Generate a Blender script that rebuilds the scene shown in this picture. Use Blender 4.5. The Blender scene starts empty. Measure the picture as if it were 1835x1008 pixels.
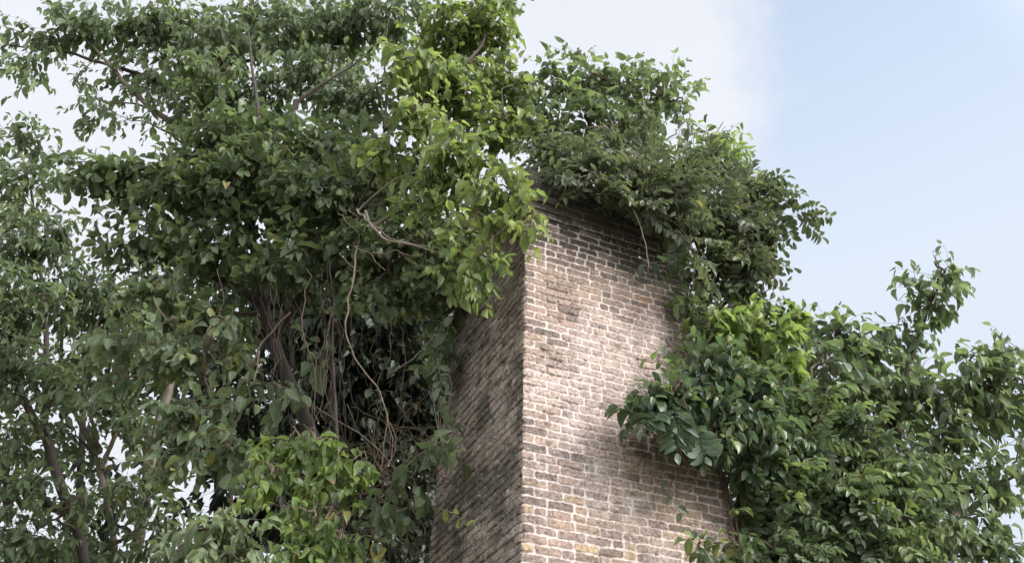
import bpy, math, random
import numpy as np

random.seed(7)
RNG = np.random.default_rng(11)
R = math.radians
SC = bpy.context.scene
COL = SC.collection

# ------------------------------------------------------------------ camera
W, H, FPX = 1835.0, 1008.0, 1781.0
PITCH = R(35.84)
CAMZ = 1.6
CP, SP = math.cos(PITCH), math.sin(PITCH)
RIGHT = np.array([1.0, 0, 0]); UPV = np.array([0, -SP, CP]); FWD = np.array([0, CP, SP])
CAM = np.array([0, 0, CAMZ])
cam_d = bpy.data.cameras.new('camera')
cam_d.sensor_width = 36.0
cam_d.lens = 36.0 * FPX / W
cam_d.clip_start = 0.05
cam_d.clip_end = 4000
cam = bpy.data.objects.new('camera', cam_d)
cam.location = CAM
cam.rotation_euler = (math.pi / 2 + PITCH, 0, 0)
COL.objects.link(cam)
SC.camera = cam


def at(px, py, depth):
    """world point seen at that place of the photo, at the given horizontal distance in front of the camera"""
    d = FWD + RIGHT * ((px - W / 2) / FPX) + UPV * ((H / 2 - py) / FPX)
    return CAM + d * (depth / d[1])


def ppm(p):
    return FPX / float(np.dot(np.asarray(p) - CAM, FWD))


# ------------------------------------------------------------------ helpers
def norm(v):
    return v / np.maximum(np.linalg.norm(v, axis=-1, keepdims=True), 1e-9)


def link(name, me, mats, parent=None, smooth=True):
    o = bpy.data.objects.new(name, me)
    COL.objects.link(o)
    for m in (mats if isinstance(mats, (list, tuple)) else [mats]):
        me.materials.append(m)
    if smooth:
        me.polygons.foreach_set('use_smooth', np.ones(len(me.polygons), dtype=bool))
    if parent is not None:
        o.parent = parent
        o.matrix_parent_inverse = parent.matrix_world.inverted()
    return o


def tag(o, label=None, cat=None, group=None, kind=None):
    if label: o['label'] = label
    if cat: o['category'] = cat
    if group: o['group'] = group
    if kind: o['kind'] = kind
    return o


def empty(name, loc, label, cat, group=None):
    o = bpy.data.objects.new(name, None)
    o.empty_display_size = 0.2
    o.location = loc
    COL.objects.link(o)
    from mathutils import Matrix
    o.matrix_world = Matrix.Translation(loc)
    return tag(o, label, cat, group)


def raw_mesh(name, V, loops, starts, counts, midx=None, attrs=None):
    me = bpy.data.meshes.new(name)
    V = np.ascontiguousarray(V, dtype=np.float32)
    me.vertices.add(len(V)); me.vertices.foreach_set('co', V.ravel())
    me.loops.add(len(loops)); me.loops.foreach_set('vertex_index', np.ascontiguousarray(loops, dtype=np.int32))
    me.polygons.add(len(starts))
    me.polygons.foreach_set('loop_start', np.ascontiguousarray(starts, dtype=np.int32))
    me.polygons.foreach_set('loop_total', np.ascontiguousarray(counts, dtype=np.int32))
    if midx is not None:
        me.polygons.foreach_set('material_index', np.ascontiguousarray(midx, dtype=np.int32))
    for nm, arr in (attrs or {}).items():
        a = me.attributes.new(nm, 'FLOAT_COLOR', 'POINT')
        c = np.ones((len(V), 4), dtype=np.float32); c[:, :arr.shape[1]] = arr
        a.data.foreach_set('color', c.ravel())
    me.update(calc_edges=True)
    me.validate()
    return me


class Geo:
    """collects leaf instances and tubes and builds ONE mesh out of them (slot 0 leaves, slot 1 wood)"""
    def __init__(self):
        self.V = []; self.L = []; self.S = []; self.C = []; self.M = []; self.A = []
        self.nv = 0; self.nl = 0

    def add(self, V, faces_loops, counts, mi, attr):
        V = np.asarray(V, dtype=np.float32)
        self.V.append(V)
        self.L.append(np.asarray(faces_loops, dtype=np.int64) + self.nv)
        counts = np.asarray(counts, dtype=np.int64)
        st = np.concatenate([[0], np.cumsum(counts)[:-1]]) + self.nl
        self.S.append(st); self.C.append(counts)
        self.M.append(np.full(len(counts), mi, dtype=np.int64))
        self.A.append(np.asarray(attr, dtype=np.float32))
        self.nv += len(V); self.nl += int(counts.sum())

    def tube(self, P, rad, sides=6, mi=1, tone=None):
        P = np.asarray(P, dtype=float); n = len(P)
        rad = np.broadcast_to(np.asarray(rad, dtype=float), (n,))
        T = norm(np.gradient(P, axis=0))
        ref = np.array([0.31, 0.77, 0.56]) if abs(T[0] @ np.array([0.31, 0.77, 0.56])) < .9 else np.array([1.0, 0, 0])
        B1 = norm(np.cross(T, ref)); B2 = np.cross(T, B1)
        a = np.arange(sides) * 2 * math.pi / sides
        ring = P[:, None] + rad[:, None, None] * (np.cos(a)[None, :, None] * B1[:, None] + np.sin(a)[None, :, None] * B2[:, None])
        V = ring.reshape(-1, 3)
        i = np.arange(n - 1)[:, None]; j = np.arange(sides)[None]
        q = np.stack([i * sides + j, i * sides + (j + 1) % sides, (i + 1) * sides + (j + 1) % sides, (i + 1) * sides + j], -1).reshape(-1)
        tone = random.random() if tone is None else tone
        self.add(V, q, np.full((n - 1) * sides, 4), mi, np.tile([tone, 0, 0], (len(V), 1)))

    def tubes(self, P, rad, sides=3, mi=1):
        """many equal-length polylines at once: P (S,n,3), rad (S,n)"""
        S, n, _ = P.shape
        if S == 0: return
        T = norm(np.gradient(P, axis=1))
        B1 = norm(np.cross(T, np.array([0.31, 0.77, 0.56]))); B2 = np.cross(T, B1)
        a = np.arange(sides) * 2 * math.pi / sides
        ring = P[:, :, None] + rad[:, :, None, None] * (np.cos(a)[None, None, :, None] * B1[:, :, None] + np.sin(a)[None, None, :, None] * B2[:, :, None])
        V = ring.reshape(-1, 3)
        s = np.arange(S)[:, None, None] * n * sides; i = np.arange(n - 1)[None, :, None]; j = np.arange(sides)[None, None]
        q = np.stack([s + i * sides + j, s + i * sides + (j + 1) % sides, s + (i + 1) * sides + (j + 1) % sides, s + (i + 1) * sides + j], -1).reshape(-1)
        tone = np.repeat(RNG.random(S), n * sides)
        self.add(V, q, np.full(S * (n - 1) * sides, 4), mi, np.stack([tone, tone * 0, tone * 0], 1))

    def leaves(self, pos, d, nrm, ln, wd, age, tpl):
        n = len(pos)
        if n == 0: return
        d = norm(d); nrm = nrm - d * (nrm * d).sum(-1, keepdims=True); nrm = norm(nrm); sd = np.cross(d, nrm)
        order = RNG.integers(0, len(tpl), n)
        for k, (tv, tl, tc, ta) in enumerate(tpl):
            m = order == k
            if not m.any(): continue
            x = tv[None, :, 0:1] * wd[m][:, None, None]; y = tv[None, :, 1:2] * ln[m][:, None, None]; z = tv[None, :, 2:3] * ln[m][:, None, None]
            V = pos[m][:, None] + x * sd[m][:, None] + y * d[m][:, None] + z * nrm[m][:, None]
            c = m.sum(); nvt = len(tv)
            loops = (tl[None] + (np.arange(c) * nvt)[:, None]).reshape(-1)
            att = np.empty((c, nvt, 3)); att[:, :, 0] = age[m][:, None]; att[:, :, 1] = ta[None, :, 0]; att[:, :, 2] = ta[None, :, 1]
            self.add(V.reshape(-1, 3), loops, np.tile(tc, c), 0, att.reshape(-1, 3))

    def mesh(self, name):
        return raw_mesh(name, np.concatenate(self.V), np.concatenate(self.L), np.concatenate(self.S), np.concatenate(self.C),
                        np.concatenate(self.M), {'leafco': np.concatenate(self.A)})


def leaf_template(ts, ws, fold, bend, twist=0.0, wave=0.0):
    """a leaf of length 1 along +Y, width 1 at its widest, folded along its midrib and bent along its length"""
    V = []; A = []; rows = []
    for t, w in zip(ts, ws):
        zc = -bend * t * t
        tw = twist * (t - .3)
        if w == 0:
            rows.append([len(V)]); V.append((0, t, zc)); A.append((0, t))
        else:
            r = []
            for sx in (-1, 0, 1):
                x = sx * w * .5
                z = zc + abs(sx) * fold * w * .5 + x * tw + wave * sx * math.sin(t * 9.0) * .04
                r.append(len(V)); V.append((x, t, z)); A.append((sx, t))
            rows.append(r)
    F = []
    for a, b in zip(rows, rows[1:]):
        if len(a) == 1 and len(b) == 3: F += [(a[0], b[1], b[0]), (a[0], b[2], b[1])]
        elif len(a) == 3 and len(b) == 3: F += [(a[0], a[1], b[1], b[0]), (a[1], a[2], b[2], b[1])]
        elif len(a) == 3: F += [(a[0], a[1], b[0]), (a[1], a[2], b[0])]
    loops = np.array([i for f in F for i in f]); cnt = np.array([len(f) for f in F])
    return np.array(V), loops, cnt, np.array(A)


def family(ts, ws):
    return [leaf_template(ts, ws, .25, .18, .3, 1), leaf_template(ts, ws, .45, .42, -.4, 1), leaf_template(ts, ws, .12, .05, .5, 1.4), leaf_template(ts, ws, .6, .3, -.2, .6)]


T_OVATE = family((0, .1, .3, .55, .78, .92, 1), (0, .62, 1.0, .9, .55, .2, 0))      # broad base, drawn-out tip
T_ROUND = family((0, .12, .35, .62, .86, 1), (0, .5, .92, 1.0, .66, 0))             # rounded leaflet
T_LANCE = family((0, .15, .42, .72, 1), (0, .6, 1.0, .66, 0))                       # longer leaf
T_SMALL = family((0, .35, .72, 1), (0, 1.0, .75, 0))                                # far leaf


# ------------------------------------------------------------------ materials
def new_mat(name):
    m = bpy.data.materials.new(name); m.use_nodes = True
    nt = m.node_tree; nt.nodes.clear()
    out = nt.nodes.new('ShaderNodeOutputMaterial')
    return m, nt, out


def N(nt, kind, **kw):
    n = nt.nodes.new(kind)
    for k, v in kw.items():
        if k in n.inputs: n.inputs[k].default_value = v
        else: setattr(n, k, v)
    return n


def mixc(nt, fac, a, b, blend='MIX'):
    n = nt.nodes.new('ShaderNodeMix'); n.data_type = 'RGBA'; n.blend_type = blend
    for sock, v in ((n.inputs[0], fac), (n.inputs[6], a), (n.inputs[7], b)):
        if hasattr(v, 'type') and hasattr(v, 'is_linked'): nt.links.new(v, sock)
        elif isinstance(v, (int, float)): sock.default_value = v
        else: sock.default_value = (*v, 1) if len(v) == 3 else v
    return n.outputs[2]


def mathn(nt, op, a, b=None, clamp=False):
    n = nt.nodes.new('ShaderNodeMath'); n.operation = op; n.use_clamp = clamp
    for i, v in enumerate((a, b)):
        if v is None: continue
        if hasattr(v, 'is_linked'): nt.links.new(v, n.inputs[i])
        else: n.inputs[i].default_value = v
    return n.outputs[0]


def ramp(nt, fac, stops):
    n = nt.nodes.new('ShaderNodeValToRGB')
    el = n.color_ramp.elements
    while len(el) > 1: el.remove(el[-1])
    el[0].position = stops[0][0]; el[0].color = (*stops[0][1], 1)
    for p, c in stops[1:]:
        e = el.new(p); e.color = (*c, 1)
    nt.links.new(fac, n.inputs[0])
    return n.outputs[0]


def leaf_mat(name, old, mid, young, rough=.42, transl=.35, under=.35, yellow=.006):
    m, nt, out = new_mat(name)
    at_ = N(nt, 'ShaderNodeAttribute', attribute_name='leafco')
    sep = N(nt, 'ShaderNodeSeparateColor'); nt.links.new(at_.outputs['Color'], sep.inputs[0])
    geo = N(nt, 'ShaderNodeNewGeometry')
    rnd = geo.outputs['Random Per Island']
    age = mathn(nt, 'ADD', sep.outputs[0], mathn(nt, 'MULTIPLY', mathn(nt, 'SUBTRACT', rnd, .5), .30), True)
    base = ramp(nt, age, [(0, old), (.5, mid), (1, young)])
    # a few leaves gone yellow
    yel = mathn(nt, 'GREATER_THAN', rnd, 1 - yellow)
    base = mixc(nt, yel, base, (.26, .25, .07))
    # dry brown tips and edges on some of the leaves
    r2 = mathn(nt, 'FRACT', mathn(nt, 'MULTIPLY', rnd, 37.0))
    nb = N(nt, 'ShaderNodeTexNoise', Scale=55.0, Detail=2.0); tb = N(nt, 'ShaderNodeTexCoord'); nt.links.new(tb.outputs['Object'], nb.inputs['Vector'])
    edge = mathn(nt, 'ADD', mathn(nt, 'MULTIPLY', sep.outputs[2], .9), mathn(nt, 'MULTIPLY', nb.outputs[0], .7))
    dry = mathn(nt, 'MULTIPLY', mathn(nt, 'GREATER_THAN', r2, .84), mathn(nt, 'GREATER_THAN', edge, 1.02))
    base = mixc(nt, mathn(nt, 'MULTIPLY', dry, .8), base, (.16, .105, .05))
    # blotches, veins
    noi = N(nt, 'ShaderNodeTexNoise', Scale=38.0, Detail=3.0)
    gp = N(nt, 'ShaderNodeTexCoord'); nt.links.new(gp.outputs['Object'], noi.inputs['Vector'])
    base = mixc(nt, 1.0, base, ramp(nt, noi.outputs[0], [(.25, (.62, .66, .62)), (.75, (1.28, 1.22, 1.15))]), 'MULTIPLY')
    ab = mathn(nt, 'ABSOLUTE', sep.outputs[1])
    rib = mathn(nt, 'LESS_THAN', ab, .09)
    v = mathn(nt, 'SUBTRACT', mathn(nt, 'MULTIPLY', sep.outputs[2], 9.0), mathn(nt, 'MULTIPLY', ab, 2.2))
    vein = mathn(nt, 'LESS_THAN', mathn(nt, 'FRACT', v), .14)
    ribf = mathn(nt, 'ADD', mathn(nt, 'MULTIPLY', rib, .5), mathn(nt, 'MULTIPLY', vein, .16), True)
    ribc = tuple(min(1, 1.5 * c + .05) for c in mid)
    base = mixc(nt, ribf, base, ribc)
    und = mixc(nt, .55, base, tuple(c * 1.0 + .05 for c in mid))
    base2 = mixc(nt, mathn(nt, 'MULTIPLY', geo.outputs['Backfacing'], under * 1.6, True), base, und)
    p = N(nt, 'ShaderNodeBsdfPrincipled', Roughness=rough)
    p.inputs['Specular IOR Level'].default_value = .5
    nt.links.new(base2, p.inputs['Base Color'])
    rr = mathn(nt, 'ADD', mathn(nt, 'MULTIPLY', geo.outputs['Backfacing'], .25), rough)
    nt.links.new(rr, p.inputs['Roughness'])
    bmp = N(nt, 'ShaderNodeBump', Strength=.35, Distance=.004)
    nt.links.new(mathn(nt, 'ADD', mathn(nt, 'MULTIPLY', ribf, -1.0), noi.outputs[0]), bmp.inputs['Height'])
    nt.links.new(bmp.outputs[0], p.inputs['Normal'])
    tr = N(nt, 'ShaderNodeBsdfTranslucent')
    nt.links.new(mixc(nt, 1.0, base2, (1.45, 1.5, 1.05), 'MULTIPLY'), tr.inputs['Color'])
    mx = N(nt, 'ShaderNodeMixShader'); mx.inputs[0].default_value = transl
    nt.links.new(p.outputs[0], mx.inputs[1]); nt.links.new(tr.outputs[0], mx.inputs[2])
    nt.links.new(mx.outputs[0], out.inputs[0])
    return m


def bark_mat(name, a, b, scale=9.0, bump=.5):
    m, nt, out = new_mat(name)
    tc = N(nt, 'ShaderNodeTexCoord')
    mp = N(nt, 'ShaderNodeMapping'); mp.inputs['Scale'].default_value = (1, 1, .28)
    nt.links.new(tc.outputs['Object'], mp.inputs[0])
    n1 = N(nt, 'ShaderNodeTexNoise', Scale=scale * 3, Detail=6.0, Roughness=.65); nt.links.new(mp.outputs[0], n1.inputs['Vector'])
    n2 = N(nt, 'ShaderNodeTexNoise', Scale=scale * .5, Detail=3.0); nt.links.new(tc.outputs['Object'], n2.inputs['Vector'])
    at_ = N(nt, 'ShaderNodeAttribute', attribute_name='leafco')
    f = mathn(nt, 'ADD', mathn(nt, 'MULTIPLY', n1.outputs[0], .6), mathn(nt, 'MULTIPLY', n2.outputs[0], .4))
    c = ramp(nt, f, [(.3, a), (.68, b)])
    c = mixc(nt, 1.0, c, ramp(nt, at_.outputs['Fac'], [(0, (.7, .7, .7)), (.33, (1.2, 1.15, 1.05))]), 'MULTIPLY')
    p = N(nt, 'ShaderNodeBsdfPrincipled', Roughness=.85)
    nt.links.new(c, p.inputs['Base Color'])
    bm = N(nt, 'ShaderNodeBump', Strength=bump, Distance=.01); nt.links.new(n1.outputs[0], bm.inputs['Height']); nt.links.new(bm.outputs[0], p.inputs['Normal'])
    nt.links.new(p.outputs[0], out.inputs[0])
    return m


LM = {
    'dark':   leaf_mat('leaf_dark_round', (.052, .078, .044), (.105, .150, .068), (.20, .27, .09), .40, .36),
    'blue':   leaf_mat('leaf_blue_green', (.070, .102, .066), (.130, .178, .098), (.22, .29, .11), .43, .46),
    'lime':   leaf_mat('leaf_lime_broad', (.088, .132, .048), (.170, .228, .072), (.27, .33, .09), .38, .46, yellow=.004),
    'olive':  leaf_mat('leaf_olive_pinnate', (.044, .062, .040), (.092, .122, .066), (.18, .23, .085), .40, .36),
    'thicket': leaf_mat('leaf_thicket', (.048, .078, .044), (.100, .148, .072), (.21, .28, .08), .40, .38),
    'glossy': leaf_mat('leaf_glossy', (.040, .072, .046), (.084, .132, .074), (.20, .27, .07), .36, .34),
    'fresh':  leaf_mat('leaf_fresh_green', (.080, .122, .048), (.160, .232, .076), (.25, .32, .08), .38, .46),
    'pale':   leaf_mat('leaf_pale_round', (.082, .118, .074), (.155, .205, .115), (.25, .30, .11), .42, .38, yellow=.02),
    'far':    leaf_mat('leaf_far', (.013, .022, .015), (.028, .044, .027), (.06, .09, .04), .5, .25),  # leaf colour darkened to stand in for the shade under the canopy
}
WOOD = bark_mat('bark_brown', (.018, .014, .012), (.072, .054, .045))
PALEWOOD = bark_mat('bark_pale_grey', (.09, .075, .06), (.30, .26, .22), 7)
TWIG = bark_mat('twig_bark', (.05, .038, .028), (.17, .135, .10), 20)
LIANA = bark_mat('liana_bark', (.10, .08, .06), (.30, .25, .20), 20)
CURTAIN = bark_mat('shaded_liana_bark', (.022, .017, .014), (.075, .058, .046), 20)  # darker copy of liana bark, the hollow's shade put into the colour
DEADTWIG = bark_mat('dry_stem_bark', (.06, .042, .032), (.20, .145, .11), 20)


# ------------------------------------------------------------------ plants
class Plant:
    def __init__(self, name, label, cat, base, leaf, twig=None, crown='crown', group=None):
        self.base = np.asarray(base, dtype=float)
        self.root = empty(name, tuple(self.base), label, cat, group)
        self.geo = Geo(); self.leaf = LM[leaf]; self.twig = twig or TWIG; self.crown = crown
        self.skel = []          # points of the wood that twigs may spring from

    def wood(self, part, P, r0, r1, mat, sides=10, wob=.02, steps=26, skel=True, lump=.12):
        """a tapering trunk or branch through the points P, a mesh of its own"""
        Q, rr = path(P, r0, r1, steps, wob)
        rr = rr * (1 + lump * (RNG.random(len(rr)) - .5))
        g = Geo(); g.tube(Q, rr, sides, 0, RNG.random())
        g.tube(np.stack([Q[-1], Q[-1] + (Q[-1] - Q[-2]) * .3]), np.array([rr[-1], rr[-1] * .15]), sides, 0, .5)
        link(part, g.mesh(part), mat, self.root)
        if skel: self.skel.append(Q)
        return Q

    def limb(self, P, r0, r1, sides=6, wob=.03, steps=18):
        """a thin bough inside the crown, part of the crown's mesh"""
        Q, rr = path(P, r0, r1, steps, wob)
        self.geo.tube(Q, rr, sides, 1)
        self.skel.append(Q)
        return Q

    def nearest(self, p):
        S = np.concatenate(self.skel)
        return S[np.argmin(((S - p) ** 2).sum(1) + np.where(S[:, 2] > p[2] + .2, 1.0, 0))]

    def blob(self, px, py, depth, rx, ry, rz, cover=4.0, leaf=30, ratio=.5, tpl=T_OVATE, n=7, slen=None, droop=.5, ldroop=.5,
             age=.35, agev=.18, up=.35, out=1.0, bias=(0, 0, 0), bough=True, pinnate=False, tips=.25, shell=.42, spread=1.0, lnv=.25, seg=0):
        c = at(px, py, depth); k = ppm(c)
        RX, RY = rx / k, ry / k
        lm = leaf / k                                      # leaf length, metres
        nleaf = cover * math.pi * rx * ry / (.42 * leaf * leaf * ratio)
        if pinnate: per = 2 * n + 1
        else: per = n + 1
        S = max(2, int(nleaf / per))
        L = (slen if slen else n * leaf * .42) / k
        q = norm(RNG.normal(size=(S, 3))) * (RNG.random(S) ** shell)[:, None]
        off = q[:, 0:1] * RX * RIGHT + q[:, 1:2] * RY * UPV + q[:, 2:3] * rz * FWD
        od = norm(off + 1e-6)
        D = norm(od * out + np.array([0, 0, up]) + np.asarray(bias) + RNG.normal(size=(S, 3)) * .45)
        Ls = L * (1 + .5 * (RNG.random(S) - .5))
        P0 = c + off - D * Ls[:, None] * .55
        if bough and self.skel:
            a = self.nearest(c)
            mid = (a + c) / 2 + RNG.normal(size=3) * .12 + np.array([0, 0, .1])
            self.limb([a, mid, c], .011 + .03 * min(1, RX), .006)
        ages = np.clip(age + agev * RNG.normal(size=S), 0, 1)
        if pinnate: self.fronds(P0, D, Ls, n, lm, ratio, tpl, droop, ages, ldroop)
        else: self.shoots(P0, D, Ls, n, lm, ratio, tpl, droop, ages, ldroop, tips, spread, lnv)
        # twigs that carry the shoots
        if self.skel:
            sel = np.where(RNG.random(S) < .45)[0]
            if len(sel):
                Sk = np.concatenate(self.skel)
                b = np.array([Sk[np.argmin(((Sk - P0[i]) ** 2).sum(1))] for i in sel])
                ok = np.linalg.norm(b - P0[sel], axis=1) < 1.6
                sel, b = sel[ok], b[ok]
                if len(sel):
                    t = np.linspace(0, 1, 6)[None, :, None]
                    P = b[:, None] * (1 - t) + P0[sel][:, None] * t
                    P = P + (np.sin(t * math.pi) * (RNG.normal(size=(len(sel), 1, 3)) * .06 + np.array([0, 0, .04])))
                    P[:, 1:-1] += RNG.normal(size=(len(sel), 4, 3)) * .012
                    rad = np.linspace(.006, .0032, 6)[None] * np.ones((len(sel), 1))
                    self.geo.tubes(P, rad, 4)

    def shoots(self, P0, D, L, n, lm, ratio, tpl, droop, ages, ldroop, tips=.25, spread=1.0, lnv=.25, rtw=.0034):
        S = len(P0)
        P = np.empty((S, n + 1, 3)); DD = np.empty((S, n + 1, 3))
        p = P0.copy(); d = D.copy(); P[:, 0] = p; DD[:, 0] = d
        g = np.array([0, 0, -1.0])
        for i in range(n):
            d = norm(d + g * (droop / n) * RNG.uniform(.4, 1.6, (S, 1)) + RNG.normal(size=(S, 3)) * .16)
            p = p + d * (L / n)[:, None]
            P[:, i + 1] = p; DD[:, i + 1] = d
        self.geo.tubes(P, np.linspace(rtw, rtw * .45, n + 1)[None] * np.ones((S, 1)), 3)
        phi0 = RNG.random(S) * 6.28
        pos = []; dr = []; nr = []; ln = []; ag = []
        for i in range(1, n + 2):
            last = i == n + 1
            ii = min(i, n)
            d = DD[:, ii]
            b1 = norm(np.cross(d, np.array([0, 0, 1.0]) + RNG.normal(size=(S, 3)) * .1)); b2 = np.cross(b1, d)
            ph = phi0 * .35 + (i % 2) * math.pi + RNG.normal(size=S) * .45
            sd = np.cos(ph)[:, None] * b1 + np.sin(ph)[:, None] * b2
            ld = norm((d * (1.6 if last else .55) + (0 if last else spread) * sd) + g * ldroop * RNG.uniform(.3, 1.7, (S, 1)) + RNG.normal(size=(S, 3)) * .22)
            up = norm(np.array([0, 0, 1.0]) + RNG.normal(size=(S, 3)) * .38 + d * .25)
            fi = ii / n
            size = lm * (1 - .35 * max(0, fi - .6) / .4) * (1 + lnv * RNG.normal(size=S)).clip(.45, 1.6)
            pet = ld * lm * .10
            pos.append(P[:, ii] + pet); dr.append(ld); nr.append(up); ln.append(size)
            ag.append(np.clip(ages + tips * (fi - .55) + .05 * RNG.normal(size=S), 0, 1))
        pos, dr, nr, ln, ag = map(np.concatenate, (pos, dr, nr, ln, ag))
        keep = RNG.random(len(pos)) > .06
        self.geo.leaves(pos[keep], dr[keep], nr[keep], ln[keep], (ln * ratio * RNG.uniform(.82, 1.15, len(ln)))[keep], ag[keep], tpl)

    def fronds(self, P0, D, L, n, lm, ratio, tpl, droop, ages, ldroop, rtw=.0028):
        S = len(P0); m = n + 2
        P = np.empty((S, m, 3)); DD = np.empty((S, m, 3))
        p = P0.copy(); d = D.copy(); P[:, 0] = p; DD[:, 0] = d
        g = np.array([0, 0, -1.0])
        for i in range(m - 1):
            d = norm(d + g * (droop / m) * RNG.uniform(.5, 1.5, (S, 1)) + RNG.normal(size=(S, 3)) * .05)
            p = p + d * (L / (m - 1))[:, None]
            P[:, i + 1] = p; DD[:, i + 1] = d
        self.geo.tubes(P, np.linspace(rtw, rtw * .5, m)[None] * np.ones((S, 1)), 3)
        upv = norm(np.array([0, 0, 1.0]) + RNG.normal(size=(S, 3)) * .45)
        pos = []; dr = []; nr = []; ln = []; ag = []
        for i in range(1, m):
            d = DD[:, i]
            nn = norm(upv - d * (upv * d).sum(1, keepdims=True)); sd = np.cross(d, nn)
            taper = math.sin(math.pi * min(1, (.25 + .75 * i / (m - 1)) * .82)) ** .5
            for sg in ((1, -1) if i < m - 1 else (0,)):
                ld = norm(sd * sg + d * (.45 if sg else 1) + g * ldroop * .6 + RNG.normal(size=(S, 3)) * .12)
                pos.append(P[:, i] + ld * lm * .06); dr.append(ld); nr.append(nn + RNG.normal(size=(S, 3)) * .2)
                ln.append(lm * taper * (1 + .12 * RNG.normal(size=S))); ag.append(np.clip(ages + .04 * RNG.normal(size=S), 0, 1))
        pos, dr, nr, ln, ag = map(np.concatenate, (pos, dr, nr, ln, ag))
        keep = RNG.random(len(pos)) > .05
        self.geo.leaves(pos[keep], dr[keep], nr[keep], ln[keep], (ln * ratio)[keep], ag[keep], tpl)

    def done(self):
        link(self.crown, self.geo.mesh(self.crown), [self.leaf, self.twig], self.root)


def path(P, r0, r1, steps, wob):
    """a smooth, slightly crooked line through the points, with a tapering radius"""
    P = np.asarray(P, dtype=float)
    seg = np.concatenate([[0], np.cumsum(np.linalg.norm(np.diff(P, axis=0), axis=1))]); seg /= seg[-1]
    t = np.linspace(0, 1, steps)
    Q = np.stack([np.interp(t, seg, P[:, i]) for i in range(3)], 1)
    for _ in range(max(1, steps // (2 * len(P)))):
        Q[1:-1] = Q[1:-1] * .5 + (Q[:-2] + Q[2:]) * .25
    w = RNG.normal(size=(steps, 3)) * wob
    for _ in range(2): w[1:-1] = w[1:-1] * .5 + (w[:-2] + w[2:]) * .25
    w[0] = 0; w[-1] = 0
    return Q + w, r0 + (r1 - r0) * t ** .8


def px_path(pts):
    return [at(*p) for p in pts]


SKY_HAZE_LOW = (2.90, 3.22, 3.66); SKY_HAZE_HIGH = (2.90, 3.38, 3.98); SKY_CLOUD_A = (3.22, 3.33, 3.60); SKY_CLOUD_B = (3.45, 3.53, 3.75)
SKY_STRENGTH = .10; EXPOSURE = 1.4

# ------------------------------------------------------------------ light and sky
SUNV = norm(np.array([0.80, -0.34, 0.62]))
sun_d = bpy.data.lights.new('sun', 'SUN'); sun_d.energy = 1.75; sun_d.angle = R(20); sun_d.color = (1.0, .955, .90)
sun = bpy.data.objects.new('sun', sun_d); COL.objects.link(sun); sun.location = (20, -10, 30)
from mathutils import Vector
sun.rotation_euler = Vector(tuple(SUNV)).to_track_quat('Z', 'Y').to_euler()

wd = bpy.data.worlds.new('World'); SC.world = wd; wd.use_nodes = True
nt = wd.node_tree; nt.nodes.clear()
wo = nt.nodes.new('ShaderNodeOutputWorld'); bg = nt.nodes.new('ShaderNodeBackground')
sky = nt.nodes.new('ShaderNodeTexSky'); sky.sky_type = 'NISHITA'; sky.sun_disc = False
sky.sun_elevation = math.asin(SUNV[2]); sky.sun_rotation = math.atan2(SUNV[0], SUNV[1])
sky.air_density = 1.0; sky.dust_density = 2.0; sky.ozone_density = 1.0
tc = nt.nodes.new('ShaderNodeTexCoord')
sx = nt.nodes.new('ShaderNodeSeparateXYZ'); nt.links.new(tc.outputs['Generated'], sx.inputs[0])
n1 = N(nt, 'ShaderNodeTexNoise', Scale=3.2, Detail=7.0, Roughness=.6); nt.links.new(tc.outputs['Generated'], n1.inputs['Vector'])
n2 = N(nt, 'ShaderNodeTexNoise', Scale=1.3, Detail=3.0); nt.links.new(tc.outputs['Generated'], n2.inputs['Vector'])
# thin haze over the blue, thicker low down; a bank of white cloud to the left
veil = mathn(nt, 'ADD', .60, mathn(nt, 'MULTIPLY', mathn(nt, 'SUBTRACT', .78, sx.outputs[2]), 1.8), True)
hz = nt.nodes.new('ShaderNodeMapRange'); nt.links.new(sx.outputs[2], hz.inputs[0]); hz.inputs[1].default_value = .52; hz.inputs[2].default_value = .78
skyc = mixc(nt, veil, sky.outputs[0], mixc(nt, hz.outputs[0], SKY_HAZE_LOW, SKY_HAZE_HIGH))
u = mathn(nt, 'SUBTRACT', .254, sx.outputs[0])
u = mathn(nt, 'ADD', u, mathn(nt, 'MULTIPLY', mathn(nt, 'SUBTRACT', n1.outputs[0], .5), .30))
u = mathn(nt, 'ADD', u, mathn(nt, 'MULTIPLY', mathn(nt, 'SUBTRACT', n2.outputs[0], .5), .10))
mr = N(nt, 'ShaderNodeMapRange'); mr.interpolation_type = 'SMOOTHSTEP'; nt.links.new(u, mr.inputs[0])
mr.inputs[1].default_value = -.005; mr.inputs[2].default_value = .065
cl = mathn(nt, 'MULTIPLY', mr.outputs[0], .92)
cc = ramp(nt, n1.outputs[0], [(.30, SKY_CLOUD_A), (.68, SKY_CLOUD_B)])
# bright cloud added out of view as fill light, behind camera and round the sun
vs = nt.nodes.new('ShaderNodeVectorMath'); vs.operation = 'DOT_PRODUCT'; nt.links.new(tc.outputs['Generated'], vs.inputs[0]); vs.inputs[1].default_value = tuple(SUNV)
near = nt.nodes.new('ShaderNodeMapRange'); near.interpolation_type = 'SMOOTHSTEP'; nt.links.new(vs.outputs['Value'], near.inputs[0]); near.inputs[1].default_value = .52; near.inputs[2].default_value = .92
allsky = mixc(nt, cl, skyc, cc)
bk = nt.nodes.new('ShaderNodeMapRange'); bk.interpolation_type = 'SMOOTHSTEP'; nt.links.new(sx.outputs[1], bk.inputs[0]); bk.inputs[1].default_value = .15; bk.inputs[2].default_value = -.55
allsky = mixc(nt, mathn(nt, 'MULTIPLY', bk.outputs[0], mathn(nt, 'ADD', .35, n1.outputs[0], True)), allsky, (7.2, 7.3, 7.5))
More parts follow.
